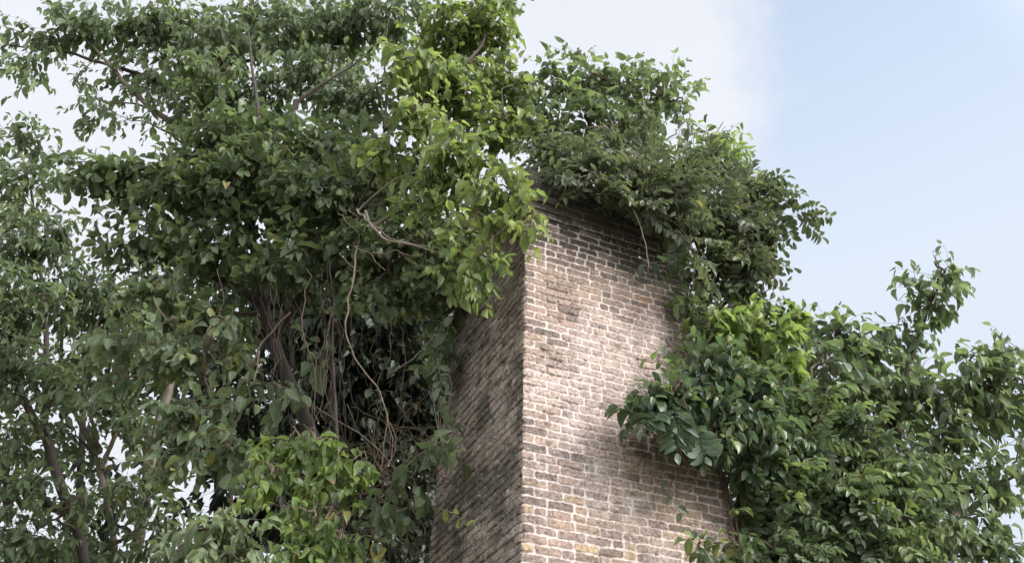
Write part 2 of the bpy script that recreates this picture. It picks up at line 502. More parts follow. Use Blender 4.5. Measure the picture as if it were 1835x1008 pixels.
allsky = mixc(nt, mathn(nt, 'MULTIPLY', near.outputs[0], mathn(nt, 'ADD', .35, mathn(nt, 'MULTIPLY', n1.outputs[0], .8), True)), allsky, (17.0, 16.8, 16.5))
nt.links.new(allsky, bg.inputs[0])
bg.inputs[1].default_value = SKY_STRENGTH
nt.links.new(bg.outputs[0], wo.inputs[0])
SC.view_settings.view_transform = 'Standard'; SC.view_settings.look = 'None'
SC.view_settings.gamma = 1; SC.view_settings.use_curve_mapping = False
SC.view_settings.exposure = EXPOSURE

# ------------------------------------------------------------------ ground
gm, gnt, gout = new_mat('earth_and_leaf_litter')
tcg = N(gnt, 'ShaderNodeTexCoord')
g1 = N(gnt, 'ShaderNodeTexNoise', Scale=.6, Detail=6.0); gnt.links.new(tcg.outputs['Object'], g1.inputs['Vector'])
g2 = N(gnt, 'ShaderNodeTexNoise', Scale=14.0, Detail=5.0); gnt.links.new(tcg.outputs['Object'], g2.inputs['Vector'])
gc = ramp(gnt, g1.outputs[0], [(.35, (.055, .075, .028)), (.6, (.12, .095, .06))])
gc = mixc(gnt, 1.0, gc, ramp(gnt, g2.outputs[0], [(.3, (.6, .6, .6)), (.7, (1.3, 1.3, 1.3))]), 'MULTIPLY')
gp = N(gnt, 'ShaderNodeBsdfPrincipled', Roughness=.95); gnt.links.new(gc, gp.inputs['Base Color']); gnt.links.new(gp.outputs[0], gout.inputs[0])
gx = np.concatenate([[-1500, -400, -120], np.linspace(-40, 40, 41), [120, 400, 1500]])
GX, GY = np.meshgrid(gx, gx + 8)
GZ = .10 * np.sin(GX * .21) * np.cos(GY * .17) * (np.abs(GX) < 60)
gn = len(gx)
ii = (np.arange(gn - 1)[:, None] * gn + np.arange(gn - 1)[None]).ravel()
gl = np.stack([ii, ii + 1, ii + gn + 1, ii + gn], 1).ravel()
ground = link('ground', raw_mesh('ground', np.stack([GX, GY, GZ], -1).reshape(-1, 3), gl, np.arange(len(ii)) * 4, np.full(len(ii), 4)), gm)
tag(ground, kind='structure')

# ------------------------------------------------------------------ chimney
PSI = R(25.115)
UN = 1.1
AX = np.array([.4971, 7.5823]) * UN
E1 = np.array([math.cos(PSI), math.sin(PSI)]); E2 = np.array([-math.sin(PSI), math.cos(PSI)])
COURSE = .0689 * UN


def half(z):
    return UN - .0355 * (z - CAMZ)


def vnoise(u, v, sc, seed):
    r = np.random.default_rng(seed); n = 256
    T = r.random((n, n))
    x = u * sc; y = v * sc
    xi = np.floor(x).astype(int); yi = np.floor(y).astype(int)
    fx = x - xi; fy = y - yi
    fx = fx * fx * (3 - 2 * fx); fy = fy * fy * (3 - 2 * fy)
    a = T[xi % n, yi % n]; b = T[(xi + 1) % n, yi % n]; c = T[xi % n, (yi + 1) % n]; d = T[(xi + 1) % n, (yi + 1) % n]
    return (a * (1 - fx) + b * fx) * (1 - fy) + (c * (1 - fx) + d * fx) * fy


def fbm(u, v, sc, seed, o=4):
    s = 0; w = 1; t = 0
    for i in range(o):
        s = s + w * vnoise(u, v, sc * 2 ** i, seed + i); t += w; w *= .55
    return s / t


def sstep(a, b, x):
    t = np.clip((x - a) / (b - a), 0, 1)
    return t * t * (3 - 2 * t)


def lerp(a, b, t):
    return a + (np.asarray(b) - a) * t[..., None]


def brickwork(u, z, t01, face):
    """relief and colour of old hand-laid brick; u runs from the corner, z is height"""
    sd = {'front': 100, 'side': 200}.get(face, 300)
    rr = np.random.default_rng(sd)
    uu = u + .016 * (fbm(u, z, 7, sd + 1) - .5) + .016 * (fbm(u, z, 26, sd + 2, 3) - .5)
    zz = z + .018 * (fbm(u, z, 1.6, sd + 3, 2) - .5) + .016 * (fbm(u, z, 20, sd + 4, 3) - .5)
    kf = zz / COURSE
    k = np.floor(kf).astype(int)
    fv = (kf - k) * COURSE
    nrow = int(k.max()) + 2
    dl = np.zeros_like(u); dr = np.zeros_like(u); bid = np.zeros(u.shape, dtype=int)
    for r in range(max(0, int(k.min())), nrow):
        m = k == r
        hd = (r % 2 == 0) if face == 'front' else (r % 2 == 1)
        e = [-.02]; x = .112 if hd else .222
        e.append(x)
        while x < 3:
            x += (.112 if rr.random() < .28 else .222) * rr.uniform(.86, 1.12)
            e.append(x)
        if not m.any(): continue
        e = np.array(e)
        j = np.clip(np.searchsorted(e, uu[m]) - 1, 0, len(e) - 2)
        dl[m] = uu[m] - e[j]; dr[m] = e[j + 1] - uu[m]; bid[m] = r * 64 + j
    RB = np.random.default_rng(sd + 9).random((nrow * 64 + 64, 8))
    b = RB[bid]
    jv = (.0058 if face == 'front' else .0048) + .004 * (b[..., 0] - .4)          # half a bed joint
    jh = (.0056 if face == 'front' else .0042) + .005 * (b[..., 1] - .4)
    dx = np.minimum(dl, dr) - jh
    dz = np.minimum(fv, COURSE - fv) - jv
    rc = .016
    qx = np.minimum(dx - rc, 0); qz = np.minimum(dz - rc, 0)
    sdf = np.minimum(np.minimum(dx, dz), rc - np.sqrt(qx * qx + qz * qz))
    sdf = sdf + .013 * (fbm(u, z, 40, sd + 12, 3) - .52)
    mask = sstep(-.0035, .0045, sdf)
    grain = fbm(u, z, 60, sd + 20, 3)
    fine = fbm(u, z, 130, sd + 24, 2)
    big = fbm(u, z, 1.4, sd + 30, 4)
    mid = fbm(u, z, 4.5, sd + 40, 4)
    tilt = (b[..., 2] - .5) * .05 * (fv - COURSE / 2) + (b[..., 3] - .5) * .022 * (dl - dr) * .5
    spall = sstep(.60, .78, fbm(u, z, 9, sd + 50, 3)) * (b[..., 4] > .45)
    bh = (b[..., 5] - .5) * .007 + tilt - .007 * spall + .0055 * (grain - .5) + .003 * (fine - .5)
    if face == 'front':
        mh = -.0065 - .014 * sstep(.58, .70, fbm(u, z, 4.2, sd + 95, 4)) + .004 * (grain - .5) + .004 * (mid - .5)
    else:
        mh = -.015 - .010 * sstep(.45, .65, mid) + .007 * (grain - .5)
        bh = bh * 1.7 - .022 * (b[..., 6] > .93)
    h = mh * (1 - mask) + bh * mask
    # ------- colour of brick, lime mortar and mould, plus some painted shade
    br = b[..., 7][..., None]
    if face == 'front':
        C = lerp(np.array([.335, .248, .210]), np.array([.250, .196, .175]), b[..., 7])
        low = sstep(5.4, 4.1, z)
        isb = np.clip((.62 - b[..., 6]) * 2.2, 0, 1) * (.08 + .92 * low)
        C = lerp(C, np.array([.42, .325, .205]), isb * (.35 + .6 * b[..., 2]))
        C = lerp(C, np.array([.135, .110, .100]), (b[..., 4] > .80) * .7)
        C = lerp(C, np.array([.43, .205, .115]), ((b[..., 5] > .955) & (z > 6.6)) * .4)
        M = lerp(np.array([.66, .55, .505]), np.array([.53, .44, .41]), mid)
        M = lerp(M, np.array([.52, .47, .47]), sstep(.50, .62, fbm(u, z, 2.2, sd + 66, 3)) * .8 * sstep(6.2, 4.6, z))
        smear = sstep(.53, .70, big + .25 * np.exp(-((u - 1.35) ** 2 / .10 + (z - 6.15) ** 2 / .35)) + .10 * (grain - .5))
        C = lerp(C, M * .86, smear * .45)
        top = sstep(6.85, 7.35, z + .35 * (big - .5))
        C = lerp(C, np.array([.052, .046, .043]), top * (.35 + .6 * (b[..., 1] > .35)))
        # black mould from the overgrown top and right edge, plus painted bush shade lower
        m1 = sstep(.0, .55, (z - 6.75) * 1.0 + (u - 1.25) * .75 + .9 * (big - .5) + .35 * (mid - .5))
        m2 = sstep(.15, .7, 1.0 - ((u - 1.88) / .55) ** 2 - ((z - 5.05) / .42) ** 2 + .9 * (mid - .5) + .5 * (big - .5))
        mould_shade = np.clip(m1 * .93 + m2 * .52, 0, .95)
        runs = sstep(.50, .70, fbm(u, z * .10, 9, sd + 97, 3)) * sstep(.40, .60, fbm(u, z, 1.1, sd + 99, 3)) * .42
        C = lerp(C, C * .42, runs); M = lerp(M, M * np.array([.58, .58, .60]), runs)
        sp = sstep(.56, .66, fbm(u, z, 17, sd + 70, 3)) * .35 * sstep(.45, .6, mid)
    else:
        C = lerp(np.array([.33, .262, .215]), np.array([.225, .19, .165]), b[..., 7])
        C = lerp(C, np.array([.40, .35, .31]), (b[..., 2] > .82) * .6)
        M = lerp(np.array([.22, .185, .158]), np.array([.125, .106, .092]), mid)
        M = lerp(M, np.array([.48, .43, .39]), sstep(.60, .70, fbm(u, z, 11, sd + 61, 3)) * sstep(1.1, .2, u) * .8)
        mould_shade = sstep(.48, .66, fbm(u, z, 2.4, sd + 63, 4) + .10 * (mid - .5)) * .62
        mould_shade = np.maximum(mould_shade, sstep(.6, 1.8, u + .8 * (z - 6.6)) * .6)
        sp = sstep(.55, .68, fbm(u, z, 15, sd + 70, 3)) * .45
    A = lerp(M, C, mask) if False else M * (1 - mask[..., None]) + C * mask[..., None]
    A = A * (.60 + .80 * grain)[..., None] * (.78 + .44 * fine)[..., None]
    A = lerp(A, A * .45, sstep(.60, .72, fbm(u, z, 75, sd + 90, 2)) * mask * .8)
    A = lerp(A, np.array([.030, .032, .026]), mould_shade * (.62 + .38 * mask))
    A = lerp(A, np.array([.040, .036, .033]), sp)
    # flecks of lichen and lime
    fl = sstep(.70, .78, fbm(u, z, 34, sd + 80, 3)) * (.55 if face != 'front' else .25)
    A = lerp(A, np.array([.46, .43, .40]), fl)
    return h, A


def face_mesh(n2, face, zs, du, out, extra=0.0, colour=None, rough=1.0):
    """one wall face as a relief sheet that meets its neighbours in a worn round corner"""
    t2 = np.array([-n2[1], n2[0]])
    rc = .012
    nin = int(1.9 / du)
    c = np.linspace(-1, 1, nin)
    ph = np.concatenate([-np.linspace(math.pi / 4, .25, 3), np.zeros(nin), np.linspace(.25, math.pi / 4, 3)])
    cc = np.concatenate([[-1] * 3, c, [1] * 3])
    Z = np.repeat(zs[:, None], len(cc), 1)
    a = half(Z) + out[:, None]
    T = cc[None] * (a - rc) + rc * np.sin(ph)[None]
    B = a - rc + rc * np.cos(ph)[None]
    if face == 'side': u = a - T
    else: u = a + T
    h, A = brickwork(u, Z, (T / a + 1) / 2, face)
    ec = np.minimum(a - np.abs(T), .02) / .02          # blend to a height both faces share on the corner
    kk = np.floor(Z / COURSE).astype(int)
    fz = np.minimum(Z / COURSE - kk, 1 - (Z / COURSE - kk)) * COURSE
    off = np.random.default_rng(31).normal(size=400)[kk] * .0055
    common = -.004 + .012 * (fbm(Z, Z * 0 + .37, 9, 77, 4) - .5) + off * sstep(.002, .014, fz) - .011 * sstep(.012, .004, fz)
    h = h * ec * rough + common * (1 - ec)
    wear = -.030 * sstep(.50, .66, fbm(Z, Z * 0 + 1.7, 8, 79, 4)) * sstep(.040, 0, a - np.abs(T))
    h = h + wear
    if colour is not None: A = colour(u, Z, A)
    nx = np.cos(ph)[None, :, None] * n2 + np.sin(ph)[None, :, None] * t2
    XY = AX + B[..., None] * n2 + T[..., None] * t2 + h[..., None] * nx
    V = np.concatenate([XY, Z[..., None]], -1)
    return V, A


def build_wall(part, zs_fine, zs_coarse, outf, outc, root, mat, colour=None, rough=1.0, cap=False):
    Vs = []; As = []; Ls = []; nv = 0
    for n2, face, du in ((-E2, 'front', .0065), (-E1, 'side', .0065), (E1, 'right', .018), (E2, 'back', .018)):
        fine = face in ('front', 'side')
        V, A = face_mesh(n2, face, zs_fine if fine else zs_coarse, du, outf if fine else outc, colour=colour, rough=rough)
        nr, nc = V.shape[:2]
        i = (np.arange(nr - 1)[:, None] * nc + np.arange(nc - 1)[None]).ravel() + nv
        Ls.append(np.stack([i, i + 1, i + nc + 1, i + nc], 1))
        Vs.append(V.reshape(-1, 3)); As.append(A.reshape(-1, 3)); nv += nr * nc
    L = np.concatenate(Ls)
    if cap:
        zt = zs_fine[-1]; a = half(zt) + outf[-1] - .03; ai = .45
        q = [(-1, -1), (1, -1), (1, 1), (-1, 1)]
        cv = [[*(AX + E1 * x * s + E2 * y * s), z] for s, z in ((a, zt - .01), (ai, zt + .01), (ai, zt - .9)) for x, y in q]
        Vs.append(np.array(cv)); As.append(np.tile([.05, .045, .04], (12, 1)))
        L = np.concatenate([L, np.array([[nv + s * 4 + k, nv + s * 4 + (k + 1) % 4, nv + s * 4 + 4 + (k + 1) % 4, nv + s * 4 + 4 + k] for s in (0, 1) for k in range(4)])])
    me = raw_mesh(part, np.concatenate(Vs), L.ravel(), np.arange(len(L)) * 4, np.full(len(L), 4), None, {'stone': np.concatenate(As)})
    return link(part, me, mat, root)


bm, bnt, bout = new_mat('old_brick')
ba = N(bnt, 'ShaderNodeAttribute', attribute_name='stone')
btc = N(bnt, 'ShaderNodeTexCoord')
bn = N(bnt, 'ShaderNodeTexNoise', Scale=90.0, Detail=5.0, Roughness=.7); bnt.links.new(btc.outputs['Object'], bn.inputs['Vector'])
bc = mixc(bnt, 1.0, ba.outputs['Color'], ramp(bnt, bn.outputs[0], [(.28, (.72, .72, .72)), (.72, (1.22, 1.22, 1.22))]), 'MULTIPLY')
bp = N(bnt, 'ShaderNodeBsdfPrincipled', Roughness=.92); bp.inputs['Specular IOR Level'].default_value = .25
bnt.links.new(bc, bp.inputs['Base Color'])
bb = N(bnt, 'ShaderNodeBump', Strength=.5, Distance=.004); bnt.links.new(bn.outputs[0], bb.inputs['Height']); bnt.links.new(bb.outputs[0], bp.inputs['Normal'])
bnt.links.new(bp.outputs[0], bout.inputs[0])

chim = empty('brick_chimney', (AX[0], AX[1], 0), 'old tapering brick chimney with pale mortar, overgrown at its mouldy black top', 'chimney')
Z1, Z2, Z3 = 7.56, 7.80, 8.18
zf = np.concatenate([np.arange(0, 1.6, .05), np.arange(1.6, 3.8, .012), np.arange(3.8, Z1, .0060), [Z1]])
zc = np.concatenate([np.arange(0, 3.0, .10), np.arange(3.0, Z1, .016), [Z1]])
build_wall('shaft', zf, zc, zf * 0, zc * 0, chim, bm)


def ledges(z):
    o = np.where(z < Z1 + COURSE, .020, np.where(z < Z1 + 2 * COURSE, .036, .062))
    return o


def cornice_rows(step):
    r = []; o = []
    for k, oo in enumerate((.018, .036, .064)):
        a, b = Z1 + k * .08, Z1 + (k + 1) * .08
        z = np.arange(a, b - .003, step)
        z = np.concatenate([z, [b - .002]])
        r.append(z); o.append(np.full(len(z), oo))
    z = np.concatenate([[Z1 - .0005]] + r + [[Z2]]); o = np.concatenate([[-.02]] + o + [[-.03]])
    return z, o


def mossy(amount, tint):
    def f(u, z, A):
        m = np.clip(amount * sstep(Z1 + .03, Z1 + .12, z + .05 * fbm(u, z, 8, 505, 3)) * (.55 + .9 * (fbm(u, z, 3.5, 500, 4))) * sstep(.02, .40, u + .12), 0, .93)
        lum = A.mean(-1, keepdims=True)
        A = np.where(lum > .3, A * .55, A * 1.15)
        return lerp(A, np.array(tint), m)
    return f


cz, co = cornice_rows(.006); cz2, co2 = cornice_rows(.016)
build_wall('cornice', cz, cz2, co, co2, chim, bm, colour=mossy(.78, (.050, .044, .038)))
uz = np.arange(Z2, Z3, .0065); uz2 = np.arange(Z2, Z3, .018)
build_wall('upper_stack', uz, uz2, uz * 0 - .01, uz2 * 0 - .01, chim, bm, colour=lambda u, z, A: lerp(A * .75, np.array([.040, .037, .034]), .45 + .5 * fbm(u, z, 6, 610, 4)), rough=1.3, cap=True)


def onface(px, py, off=.02):
    """the point of the pale front face seen at that place of the photo, lifted a little off the wall"""
    lo, hi = 5.5, 11.0
    for _ in range(40):
        d = (lo + hi) / 2
        p = at(px, py, d)
        if (p[:2] - AX) @ (-E2) > half(p[2]) + off: lo = d
        else: hi = d
    return at(px, py, lo)

# ------------------------------------------------------------------ trees and creepers
def gbase(px, depth):
    p = at(px, 1008, depth)
    return np.array([p[0], p[1], 0.0])


# --- the big dark tree left of the chimney
b = gbase(620, 9.7)
t = Plant('broadleaf_tree', 'big dark broad-leaved tree hung with lianas, standing close beside the chimney', 'tree', b, 'dark')
t.wood('trunk', [b, at(612, 1000, 9.7), at(585, 860, 9.6), at(525, 700, 9.5), at(478, 580, 9.4), at(446, 430, 9.4), at(470, 260, 9.5), at(455, 150, 9.6), at(445, 60, 9.7)], .15, .012, WOOD, 12, .03, 60)
t.wood('branch', [at(448, 440, 9.4), at(390, 350, 9.2), at(300, 300, 9.0), at(190, 300, 8.9)], .07, .02, WOOD)
t.wood('branch', [at(466, 270, 9.5), at(535, 180, 9.3), at(650, 105, 9.2)], .045, .010, WOOD)
t.wood('branch', [at(490, 600, 9.4), at(560, 500, 9.0), at(690, 430, 8.6), at(810, 440, 8.3)], .075, .015, WOOD)
t.wood('branch', [at(470, 540, 9.4), at(400, 500, 9.3), at(300, 470, 9.2)], .06, .02, WOOD)
kw = dict(leaf=25, ratio=.56, tpl=T_ROUND, n=6, droop=.9, ldroop=.55, age=.30, up=.15)
for x, y, d, rx, ry, rz, cv in ((310, 320, 9.1, 150, 62, .5, 4.5), (180, 300, 9.0, 90, 40, .4, 3.0), (470, 320, 9.0, 150, 70, .6, 5), (620, 350, 8.8, 140, 80, .5, 5),
        (720, 430, 8.5, 120, 70, .4, 4.5), (800, 500, 8.3, 70, 45, .25, 4), (560, 460, 8.9, 120, 60, .5, 4.5), (400, 430, 9.1, 100, 60, .5, 4), (270, 420, 9.2, 110, 50, .5, 3.2),
        (700, 520, 8.6, 90, 40, .4, 3.4), (360, 560, 9.3, 100, 70, .5, 3), (800, 570, 8.6, 36, 40, .3, 2.6), (560, 250, 9.3, 130, 60, .5, 4), (390, 250, 9.2, 90, 50, .4, 3.5), (700, 300, 8.9, 90, 60, .4, 4)):
    t.blob(x, y, d, rx, ry, rz, cv * 0.85, bough=x != 800, **kw)
t.done()

# --- tall pale-barked tree whose crown fills the upper left
b = gbase(256, 12)
t = Plant('tall_tree', 'tall airy tree with drooping blue-green leaves and pale limbs against the white sky', 'tree', b, 'blue')
t.wood('trunk', [b, at(258, 900, 12), at(262, 830, 12), at(310, 680, 12), at(338, 300, 12), at(325, 220, 12), at(305, 130, 12), at(285, 30, 12), at(270, -100, 12)], .13, .010, PALEWOOD, 12, .03, 50)
t.wood('branch', [at(332, 235, 12), at(250, 180, 11.8), at(190, 105, 11.6), at(120, 40, 11.5)], .06, .015, PALEWOOD)
t.wood('branch', [at(300, 150, 12), at(220, 125, 11.7), at(130, 95, 11.5), at(20, 82, 11.3)], .045, .012, WOOD)
t.wood('branch', [at(330, 260, 12), at(400, 120, 11.8), at(450, 10, 11.6), at(470, -80, 11.6)], .06, .02, WOOD)
t.wood('branch', [at(400, 120, 11.8), at(520, 90, 11.5), at(640, 40, 11.2)], .04, .012, WOOD)
kw = dict(leaf=19, ratio=.46, tpl=T_OVATE, n=7, droop=1.3, ldroop=1.15, age=.34, up=.25)
for x, y, d, rx, ry, rz, cv in ((50, 105, 11.3, 60, 30, .4, 2.4), (20, 50, 11.3, 45, 30, .4, 1.8), (95, 60, 11.4, 60, 40, .4, 2), (160, 35, 11.5, 90, 50, .5, 3.2), (175, 190, 11.5, 60, 40, .4, 1.5), (60, 125, 11.3, 50, 20, .3, 1.6),
        (250, 50, 11.8, 90, 60, .6, 3.2), (270, 130, 11.8, 80, 50, .5, 2.6), (330, 40, 11.6, 100, 60, .6, 3.4), (400, 90, 11.2, 100, 70, .6, 3.6), (460, 30, 11.4, 110, 60, .6, 3.6),
        (540, 40, 11.2, 100, 60, .6, 3.6), (620, 60, 11, 90, 70, .5, 3.8), (560, 130, 10.8, 110, 60, .5, 3.8), (460, 180, 11, 100, 60, .5, 3.4), (230, 215, 11.4, 60, 26, .4, 1.1), (330, 180, 11.2, 80, 60, .5, 2.4),
        (640, 170, 10.6, 90, 70, .5, 4), (150, 130, 11.5, 50, 30, .3, .9), (700, 20, 10.6, 90, 50, .5, 4), (760, 120, 10.2, 70, 60, .4, 4)):
    t.blob(x, y, d, rx, ry, rz, cv * 0.62, **kw)
for x, y, d, rx, ry, rz, cv in ((385, 150, 10.9, 60, 70, .35, 3.5), (410, 215, 10.8, 55, 40, .3, 3), (350, 110, 10.9, 50, 40, .3, 2.6)):
    t.blob(x, y, d, rx, ry, rz, cv * 0.62, **{**kw, 'age': .62, 'leaf': 22})
t.done()

# --- lime-leaved tree leaning over the chimney
b = gbase(610, 11.6)
t = Plant('lime_leaved_tree', 'tree with broad lime-green leaves leaning over the left corner of the chimney', 'tree', b, 'lime')
t.wood('trunk', [b, at(606, 1000, 11.6), at(600, 800, 11.5), at(590, 600, 11.0), at(600, 450, 9.6), at(640, 380, 8.1), at(672, 320, 7.9), at(692, 235, 7.9), at(688, 120, 8.0), at(700, 20, 8.1)], .075, .005, WOOD, 10, .03, 60)
t.wood('branch', [at(640, 380, 8.0), at(700, 318, 7.8), at(780, 300, 7.6), at(880, 285, 7.3)], .013, .004, PALEWOOD)
t.wood('branch', [at(640, 375, 8.0), at(668, 405, 7.5), at(700, 428, 7.4), at(760, 440, 7.3), at(815, 462, 7.2)], .013, .005, PALEWOOD)
t.wood('branch', [at(690, 230, 7.9), at(780, 170, 8.2), at(860, 90, 8.4), at(890, -10, 8.6)], .035, .01, WOOD)
kw = dict(leaf=29, ratio=.54, tpl=T_OVATE, n=5, droop=1.2, ldroop=.95, age=.38, agev=.28, up=.1, bias=(.5, 0, -.1))
for x, y, d, rx, ry, rz, cv in ((830, 270, 7.3, 75, 60, .25, 3.6), (890, 330, 7.0, 55, 60, .2, 3.6), (780, 330, 7.4, 70, 50, .3, 3), (840, 410, 7.0, 75, 50, .22, 3.6), (868, 462, 6.75, 46, 36, .15, 3.2), (935, 365, 6.75, 24, 55, .10, 3.0),
        (760, 210, 7.6, 70, 60, .3, 3.2), (735, 110, 7.8, 60, 55, .3, 3.2), (700, 270, 7.8, 50, 40, .25, 2.4), (950, 410, 6.7, 20, 30, .08, 2.2), (848, 500, 6.8, 40, 18, .1, 2.4), (800, 480, 7.1, 50, 30, .2, 2.2)):
    t.blob(x, y, d, rx, ry, rz, cv * .85, **kw)
kw = dict(leaf=21, ratio=.56, tpl=T_OVATE, n=6, droop=1.2, ldroop=.95, age=.36, agev=.26, up=.2, bias=(.3, 0, 0))
for x, y, d, rx, ry, rz, cv in ((860, 40, 8.6, 65, 60, .4, 4), (880, 130, 8.4, 55, 60, .35, 4), (905, 215, 8.2, 60, 45, .3, 4), (800, 60, 8.6, 70, 60, .4, 4), (830, 180, 8.3, 60, 60, .3, 3.6), (780, 150, 8.2, 60, 50, .3, 3.4), (905, 60, 8.6, 25, 40, .2, 3), (940, 150, 8.3, 22, 30, .2, 2.6), (900, -20, 8.7, 40, 40, .3, 4)):
    t.blob(x, y, d, rx, ry, rz, cv * .85, **kw)
t.done()

# --- two small-leaved trees at the far left
b = gbase(160, 11.2)
t = Plant('small_leaved_tree', 'small-leaved tree with a forked brown trunk at the left edge of the photo', 'tree', b, 'blue')
tr = t.wood('trunk', [b, at(158, 1008, 11.2), at(135, 940, 11.2), at(108, 880, 11.2), at(92, 800, 11.2), at(80, 770, 11.2)], .10, .06, WOOD, 10, .025, 40)
t.wood('branch', [at(122, 922, 11.2), at(60, 885, 11.1), at(0, 858, 11.0), at(-70, 830, 11)], .055, .03, WOOD)
t.wood('branch', [at(80, 772, 11.2), at(50, 735, 11.1), at(28, 700, 11.0), at(0, 560, 11)], .06, .02, WOOD)
t.wood('branch', [at(82, 775, 11.2), at(88, 700, 11.2), at(80, 560, 11.3), at(60, 380, 11.4)], .05, .015, WOOD)
kw = dict(leaf=19, ratio=.48, tpl=T_OVATE, n=7, droop=.9, ldroop=.8, age=.36, up=.3)
for x, y, d, rx, ry, rz, cv in ((40, 250, 11.4, 55, 45, .4, 3), (50, 330, 11.3, 70, 60, .5, 3), (30, 430, 11.2, 80, 70, .5, 2.8), (110, 420, 11.4, 70, 60, .5, 2.4), (50, 540, 11.2, 90, 80, .6, 3), (40, 660, 11, 80, 70, .5, 3), (20, 790, 11, 60, 70, .5, 2.8), (50, 960, 10.8, 80, 60, .5, 3), (20, 900, 10.8, 50, 50, .4, 2.2), (90, 1060, 10.8, 130, 60, .5, 2.4), (-40, 600, 11, 80, 200, .6, 3), (120, 700, 10.9, 50, 50, .3, 2.2), (70, 860, 10.8, 60, 40, .3, 2), (130, 900, 10.8, 50, 40, .3, 1.8)):
    t.blob(x, y, d, rx, ry, rz, cv * 0.72, **kw)
t.done()
b = gbase(214, 11.9)
t = Plant('small_leaved_tree', 'small-leaved tree with a thin pale grey trunk, right of the forked brown trunk', 'tree', b, 'blue')
t.wood('trunk', [b, at(212, 1008, 11.9), at(194, 930, 11.9), at(184, 850, 11.9), at(165, 790, 11.9), at(118, 716, 11.9), at(105, 640, 11.9), at(130, 480, 12)], .075, .02, PALEWOOD, 10, .025, 44)
t.wood('branch', [at(182, 840, 11.9), at(200, 790, 11.9), at(250, 700, 12), at(280, 600, 12)], .035, .012, PALEWOOD)
t.wood('branch', [at(180, 810, 11.9), at(150, 700, 11.8), at(165, 600, 11.7)], .03, .012, PALEWOOD)
for x, y, d, rx, ry, rz, cv in ((150, 520, 11.8, 80, 70, .5, 2.8), (220, 560, 11.9, 80, 60, .5, 2.8), (150, 640, 11.8, 80, 60, .5, 2.8), (260, 660, 11.9, 70, 60, .5, 2.6), (240, 760, 11.8, 60, 50, .4, 1.8), (260, 860, 11.6, 60, 60, .4, 1.8), (130, 810, 11.9, 50, 40, .4, 1.6), (200, 980, 11.6, 90, 40, .4, 2.2), (290, 950, 11.6, 60, 50, .4, 2), (190, 720, 11.6, 60, 40, .3, 2.2), (170, 880, 11.6, 50, 40, .3, 1.8)):
    t.blob(x, y, d, rx, ry, rz, cv * 0.75, **kw)
t.done()

# --- creeper with round leaves draped over the left trees
b = gbase(400, 8.9)
t = Plant('climbing_creeper', 'creeper with pale round leaves draped between the forked trunk and the dark tree', 'creeper', b, 'pale', LIANA, 'foliage')
t.wood('stem', [b, at(415, 1000, 8.9), at(420, 850, 8.9), at(380, 700, 8.8), at(330, 600, 8.8), at(260, 520, 8.8)], .03, .01, LIANA)
t.wood('stem', [at(410, 800, 8.9), at(440, 700, 8.8), at(470, 610, 8.7), at(520, 560, 8.6)], .02, .008, LIANA)
kw = dict(leaf=27, ratio=.60, tpl=T_ROUND, n=6, droop=1.1, ldroop=.7, age=.26, up=.05)
for x, y, d, rx, ry, rz, cv in ((300, 520, 8.8, 80, 45, .3, 3), (250, 600, 8.8, 90, 50, .35, 3), (350, 640, 8.7, 100, 55, .35, 3.4), (410, 580, 8.7, 60, 45, .3, 2.2), (340, 740, 8.6, 100, 45, .3, 3), (400, 800, 8.5, 90, 45, .3, 3), (300, 810, 8.7, 60, 40, .3, 2), (455, 690, 8.6, 40, 40, .3, 1.6), (220, 680, 8.9, 60, 40, .3, 2)):
    t.blob(x, y, d, rx, ry, rz, cv * 0.80, **kw)
t.done()

# --- fresh green climber
b = gbase(580, 7.9)
t = Plant('fresh_climber', 'climber with fresh bright green pointed leaves hanging below the lianas', 'climber', b, 'fresh', LIANA, 'foliage')
t.wood('stem', [b, at(590, 1000, 7.9), at(600, 900, 7.9), at(570, 820, 7.9), at(530, 770, 7.9)], .02, .007, LIANA)
t.wood('stem', [at(600, 900, 7.9), at(550, 850, 7.8), at(480, 850, 7.7)], .012, .005, LIANA)
kw = dict(leaf=29, ratio=.52, tpl=T_OVATE, n=5, droop=1.0, ldroop=.95, age=.42, agev=.3, up=.0, bias=(0, -.4, 0))
for x, y, d, rx, ry, rz, cv in ((550, 800, 7.8, 95, 36, .2, 3.0), (490, 850, 7.7, 60, 30, .18, 2.6), (600, 860, 7.8, 55, 35, .18, 2.6), (560, 780, 7.9, 50, 25, .15, 2), (630, 830, 7.8, 45, 30, .15, 2), (520, 905, 7.7, 60, 30, .18, 1.8), (590, 915, 7.7, 60, 26, .18, 1.8)):
    t.blob(x, y, d, rx, ry, rz, cv, **kw)
for x, y, d, rx, ry, rz, cv in ((560, 950, 7.7, 60, 40, .2, 2.2), (610, 970, 7.7, 50, 40, .2, 2.2), (530, 990, 7.6, 60, 40, .2, 2.2), (570, 1080, 7.6, 90, 60, .25, 2.4), (560, 1180, 7.6, 90, 60, .25, 2.4)):
    t.blob(x, y, d, rx, ry, rz, cv, **{**kw, 'age': .3})
t.done()

